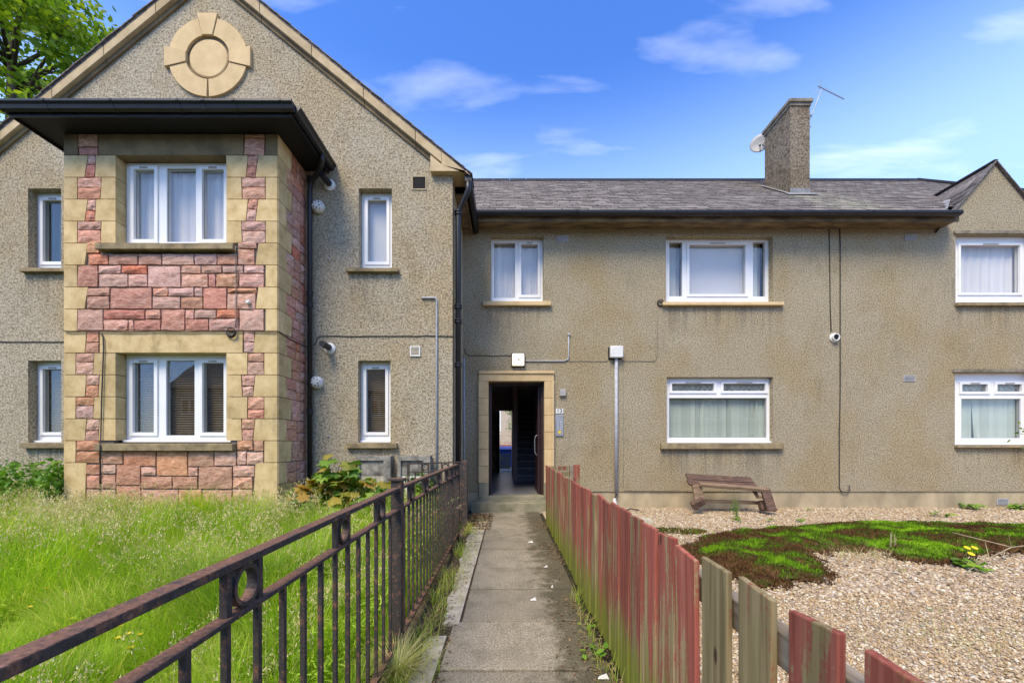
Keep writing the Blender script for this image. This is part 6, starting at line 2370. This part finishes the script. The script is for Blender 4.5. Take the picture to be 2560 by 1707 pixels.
for (x_, y_, s, k, lab) in ((0.50, 2.30, .10, 34, "small green weed rooted at the foot of the fence"), (0.53, 2.62, .06, 16, "tiny green weed at the fence foot further on")):
    weed_at((x_, y_), s, k // 2, lab, "weeds on the path", "path_weed")
# dandelions
for (a, b, lab) in ((2220, 1258, "left of three yellow dandelion flowers"), (2237, 1258, "right of three yellow dandelion flowers"), (2229, 1272, "lowest of three yellow dandelion flowers")):
    p = ground_pt(a, b, .16)
    root = empty("dandelion", (p.x, p.y, 0), lab, "flower", "dandelions")
    MB().tube([(p.x + .02, p.y + .02, .0), (p.x, p.y, .15)], .004, 5).build("stem", "stem_green", root)
    MB().lathe([(0.005, 0), (0.022, .010), (0.028, .018), (0.012, .024)], (p.x, p.y, .15), (0, -.5, 1), 12).build("flower_head", "petal_yellow", root)
# tall thin dead stems in the moss and twigs
p = ground_pt(2040, 1265, .03)
m = MB()
for k in range(4):
    dx = random.uniform(-.10, .10)
    m.tube([(p.x + dx, p.y, 0.02), (p.x + dx + .01, p.y, .18 + random.uniform(0, .2))], .004, 4)
m.build("dead_stalks", "stem_straw", None, label="thin dry stalks standing in front of the moss mound", cat="stalks")
p = ground_pt(1691, 1192, .03)
m = MB()
for k in range(6):
    m.tube([(p.x, p.y, .0), (p.x + random.uniform(-.07, .07), p.y, .22 + random.uniform(0, .14))], .004, 4)
rt_ = empty("tall_weed", (p.x, p.y, 0), "wispy upright weed in front of the bench", "weed")
m.build("stem", "stem_green", rt_)
leaf_cloud("foliage", [(p.x + random.uniform(-.06, .06), p.y, z) for z in (.06, .12, .18, .25, .30)], 90, (.03, .03, .03), (.02, .045), "leaf_nettle", rt_)
m = MB()
tw0, tw1 = ground_pt(2200, 1325, .03), ground_pt(2400, 1248, .05)
mid = (tw0 * .45 + tw1 * .55) + Vector((0, 0, .10))
m.tube([tw0, tw0 * .7 + tw1 * .3 + Vector((0, 0, .07)), mid, tw1], [.003, .0045, .006, .007], 5)
m.tube([mid, mid + Vector((-.10, -.05, .16))], [.004, .002], 4)
m.tube([mid, mid + Vector((-.35, .25, .10))], [.006, .003], 4)
m.tube([tw0 * .7 + tw1 * .3 + Vector((0, 0, .07)), tw0 * .7 + tw1 * .3 + Vector((.02, .05, .22))], [.005, .002], 4)
m.build("dry_branch", "stem_straw", None, label="pale dry branch lying at the right end of the moss", cat="branch")
p = ground_pt(1985, 1290, .03)
MB().tube([p, p + Vector((.1, .05, .10)), p + Vector((.28, -.05, .02))], .004, 4).build("dry_twig", "stem_straw", None, label="thin curved twig at the edge of the moss", cat="twig")
# litter on the path
for (a, b, s, lab) in ((1219, 1245, .035, "white litter scrap lying furthest up the path"), (1254, 1302, .018, "small white litter scrap near the middle of the path"), (1225, 1377, .026, "folded white paper scrap on the path"), (1385, 1555, .03, "white litter scrap by the fence foot at the bottom"), (1268, 1348, .010, "tiny white speck of litter on the path")):
    p = ground_pt(a, b, .006)
    MB().hexa([(p.x - s, p.y - s * .4, .005), (p.x + s, p.y - s * .5, .005), (p.x + s * .7, p.y + s * .5, .005), (p.x - s * .6, p.y + s * .4, .005),
               (p.x - s * .8, p.y - s * .2, .012), (p.x + s * .6, p.y - s * .2, .03), (p.x + s * .5, p.y + s * .3, .022), (p.x - s * .5, p.y + s * .3, .010)]).build("litter_scrap", "litter_white", None, label=lab, cat="litter", group="litter on the path")

# shrub reaching in at the right edge
sh = empty("shrub", (6.35, 4.6, 0), "thin leafy twigs of a shrub reaching in at the right edge", "shrub")
m = MB()
cen = []
for k in range(5):
    a = Vector((6.3 + random.uniform(-.1, .1), 4.6 + random.uniform(-.1, .1), 0))
    t_ = Vector((6.0 + random.uniform(-.12, .5), 4.55 + random.uniform(-.2, .2), 1.15 + .18 * k))
    mid = (a + t_) / 2 + Vector((.12, 0, .15))
    m.tube([a, mid, t_], [.006, .004, .002], 5)
    for f in (.55, .7, .8, .9, 1.0):
        cen.append(tuple(mid + (t_ - mid) * f))
m.build("stem", "bark", sh)
leaf_cloud("foliage", cen, 130, (.07, .07, .06), (.03, .055), "leaf_weed", sh)

# ------------------------------------------------------------------ sycamore tree behind the gable
tree = empty("sycamore_tree", (-16.5, 13.0, 0), "large green sycamore tree behind the left side of the gable", "tree")
m = MB()
m.tube([(-16.5, 13, -.1), (-16.4, 13, 3), (-16.3, 12.9, 7), (-16.2, 12.8, 11), (-16.1, 12.7, 14.5)], [.38, .30, .25, .16, .06], 12)
m.build("trunk", "bark", tree, smooth=True)
limb = MB()
cen = []
ccx, ccy, ccz = -16.3, 12.6, 12.2
for k in range(230):
    while True:
        v = Vector((random.uniform(-1, 1), random.uniform(-1, 1), random.uniform(-1, 1)))
        if .35 < v.length < 1:
            break
    v = v.normalized() * (v.length ** .5)
    c = Vector((ccx + v.x * 4.3, ccy + v.y * 3.6, ccz + v.z * 4.6))
    droop = .0
    if c.x > -12.2:
        continue
    cen.append(tuple(c))
    if k % 7 == 0:
        s = Vector((-16.25, 12.85, max(4.5, min(13.5, c.z - 1.6))))
        limb.tube([s, (s + c) / 2 + Vector((0, 0, .3)), c], [.07, .045, .015], 5)
limb.build("limb", "bark", tree, smooth=True)
leaf_cloud("crown", cen, 34000, (.36, .36, .26), (.11, .22), "leaf_tree", tree, .7)

# ------------------------------------------------------------------ back court seen through the passage
soil_mat("yard_soil", (0.20, 0.18, 0.15), (0.30, 0.28, 0.24), (0.40, 0.37, 0.32))
sheet("yard", -12, 14, BACK_Y + 0.31, 40, 0.19, "yard_soil")
simple("bin_blue", (0.012, 0.06, 0.42), (0.010, 0.045, 0.32), 5.0, 0.4, spec=0.5)
simple("bin_grey", (0.10, 0.12, 0.09), (0.07, 0.085, 0.06), 5.0, 0.6)
simple("bucket_red", (0.40, 0.012, 0.015), (0.30, 0.010, 0.012), 5.0, 0.4, spec=0.5)
simple("crate_wood", (0.22, 0.22, 0.09), (0.13, 0.12, 0.05), 5.0, 0.8)
simple("far_render", (0.50, 0.42, 0.33), (0.42, 0.35, 0.27), 6.0, 0.9)
wb = empty("wheelie_bin", (0.02, 17.6, 0.19), "blue lidded wheelie bin seen through the passage", "bin")
m = MB()
m.hexa([(-.34, 17.4, .24), (.26, 17.4, .24), (.26, 17.85, .24), (-.34, 17.85, .24), (-.40, 17.3, 1.02), (.32, 17.3, 1.02), (.32, 17.95, 1.02), (-.40, 17.95, 1.02)])
m.build("body", "bin_blue", wb, bevel=0.02)
MB().hexa([(-.42, 17.25, 1.02), (.34, 17.25, 1.02), (.34, 18.0, 1.06), (-.42, 18.0, 1.06), (-.40, 17.3, 1.09), (.32, 17.3, 1.09), (.32, 17.95, 1.16), (-.40, 17.95, 1.16)]).build("lid", "bin_blue", wb, bevel=0.015)
for s in (-.16, .22):
    MB().lathe([(.1, -.03), (.1, .03)], (s, 17.9, .29), (1, 0, 0), 14).build("wheel", "dark_hole", wb)
cr = empty("slatted_crate", (-.12, 16.6, .19), "green slatted crate in front of the blue bin", "crate")
for k in range(6):
    MB().box(-.36, .08, 16.55, 16.58, .22 + k * .11, .29 + k * .11).build("slat", "crate_wood", cr)
for xx in (-.36, .045):
    MB().box(xx, xx + .035, 16.52, 16.55, .19, .90).build("corner_post", "crate_wood", cr)
bk = empty("bucket", (-.52, 15.7, .19), "red bucket at the far end of the passage", "bucket")
MB().lathe([(.10, 0), (.13, .26), (.14, .27), (.13, .28)], (-.52, 15.7, .19), (0, 0, 1), 18).build("body", "bucket_red", bk, smooth=False)
MB().tube([(-.65, 15.7, .46), (-.52, 15.68, .53), (-.39, 15.7, .46)], .006, 6).build("handle", "steel", bk)
bf = empty("board_fence", (0, 24, .19), "brown board fence across the back court", "fence")
for k in range(26):
    MB().box(-2 + k * .16, -1.86 + k * .16, 24.0, 24.03, .19, 1.35 + random.uniform(-.02, .02)).build("board", "fence_wood", bf)
for z in (.5, 1.1):
    MB().box(-2, 2.15, 24.03, 24.08, z - .05, z + .05).build("rail", "rail_wood", bf)
ps = empty("pallet_stack", (-.2, 23.0, .19), "pale slatted pallet leaning by the back fence", "pallet")
for k in range(5):
    MB().box(-.62, .25, 23.0, 23.03, 1.22 + k * .17, 1.32 + k * .17).build("slat", "far_render", ps)
for xx in (-.62, .18):
    MB().box(xx, xx + .07, 23.03, 23.09, .19, 2.05).build("post", "far_render", ps)
nb = empty("neighbour_house", (0, 30, .19), "beige house beyond the back court with a white window", "building")
MB().plate(-8, 8, 0.1, 6, 30, .3, [(-1.05, -.55, 1.9, 4.2)]).build("wall", "far_render", nb)
MB().plate(-1.05, -.55, 1.9, 4.2, 30.1, .06, [(-.98, -.62, 2.0, 4.1)]).build("frame", "pvc", nb)
MB().box(-.99, -.61, 30.14, 30.15, 1.99, 4.11).build("pane", "pane_dark", nb)
MB().sweep_x([(29.6, 5.9), (33.5, 8.8), (37, 5.9)], -8.3, 8.3).build("roof", "slate", nb)
bs = empty("court_bush", (.5, 26.5, .19), "green bush against the beige house beyond the passage", "bush")
MB().tube([(.5, 26.5, .15), (.45, 26.5, 1.6), (.4, 26.5, 2.8)], [.05, .04, .02], 6).build("stem", "bark", bs)
leaf_cloud("foliage", [(.4 + random.uniform(-.3, .4), 26.5, random.uniform(1.7, 3.6)) for _ in range(20)], 900, (.15, .15, .15), (.06, .12), "leaf_weed", bs)

# ------------------------------------------------------------------ the other side of the street (reflected in the windows)
simple("grey_roughcast", (0.34, 0.31, 0.27), (0.26, 0.235, 0.20), 6.0, 0.9)
simple("tarmac", (0.06, 0.06, 0.062), (0.045, 0.045, 0.047), 12.0, 0.9, 0.3, 60.0, 0.004)
sheet("road", -70, 70, -13, -6.5, -0.03, "tarmac")
for k, (xa, xb, lab) in enumerate(((-26, -13.5, "grey house across the street facing the stone bay"), (-12, 1.0, "grey house across the street facing the entrance"), (2.5, 15, "grey house across the street facing the wide windows"), (16.5, 29, "grey house across the street at the far right"))):
    nh = empty("street_house", ((xa + xb) / 2, -19, -.05), lab, "house", "houses across the street")
    ops = []
    for fx in (.12, .38, .62, .88):
        cx_ = xa + (xb - xa) * fx
        ops += [(cx_ - .7, cx_ + .7, .9, 2.3), (cx_ - .7, cx_ + .7, 3.5, 4.8)]
    wl = MB()
    wl.plate(xa, xb, -.06, 5.6, -19.3, .3, ops)
    wl.box(xa, xb, -26, -25.8, -.06, 5.6)
    wl.box(xa, xa + .2, -25.8, -19.3, -.06, 5.6)
    wl.box(xb - .2, xb, -25.8, -19.3, -.06, 5.6)
    wl.build("wall", "grey_roughcast", nh)
    MB().sweep_x([(-18.6, 5.5), (-26.5, 5.5), (-22.6, 8.6)], xa - .2, xb + .2).build("roof", "slate", nh)
    for o_ in ops:
        cxo, czo = (o_[0] + o_[1]) / 2, (o_[2] + o_[3]) / 2
        MB().plate(o_[0], o_[1], o_[2], o_[3], -19.12, .06, [(o_[0] + .08, cxo - .04, o_[2] + .08, o_[3] - .08), (cxo + .04, o_[1] - .08, o_[2] + .08, o_[3] - .08)]).build("window_frame", "pvc", nh)
        MB().box(o_[0] + .02, o_[1] - .02, -19.16, -19.13, o_[2] + .02, o_[3] - .02).build("window_pane", "dark_hole", nh)
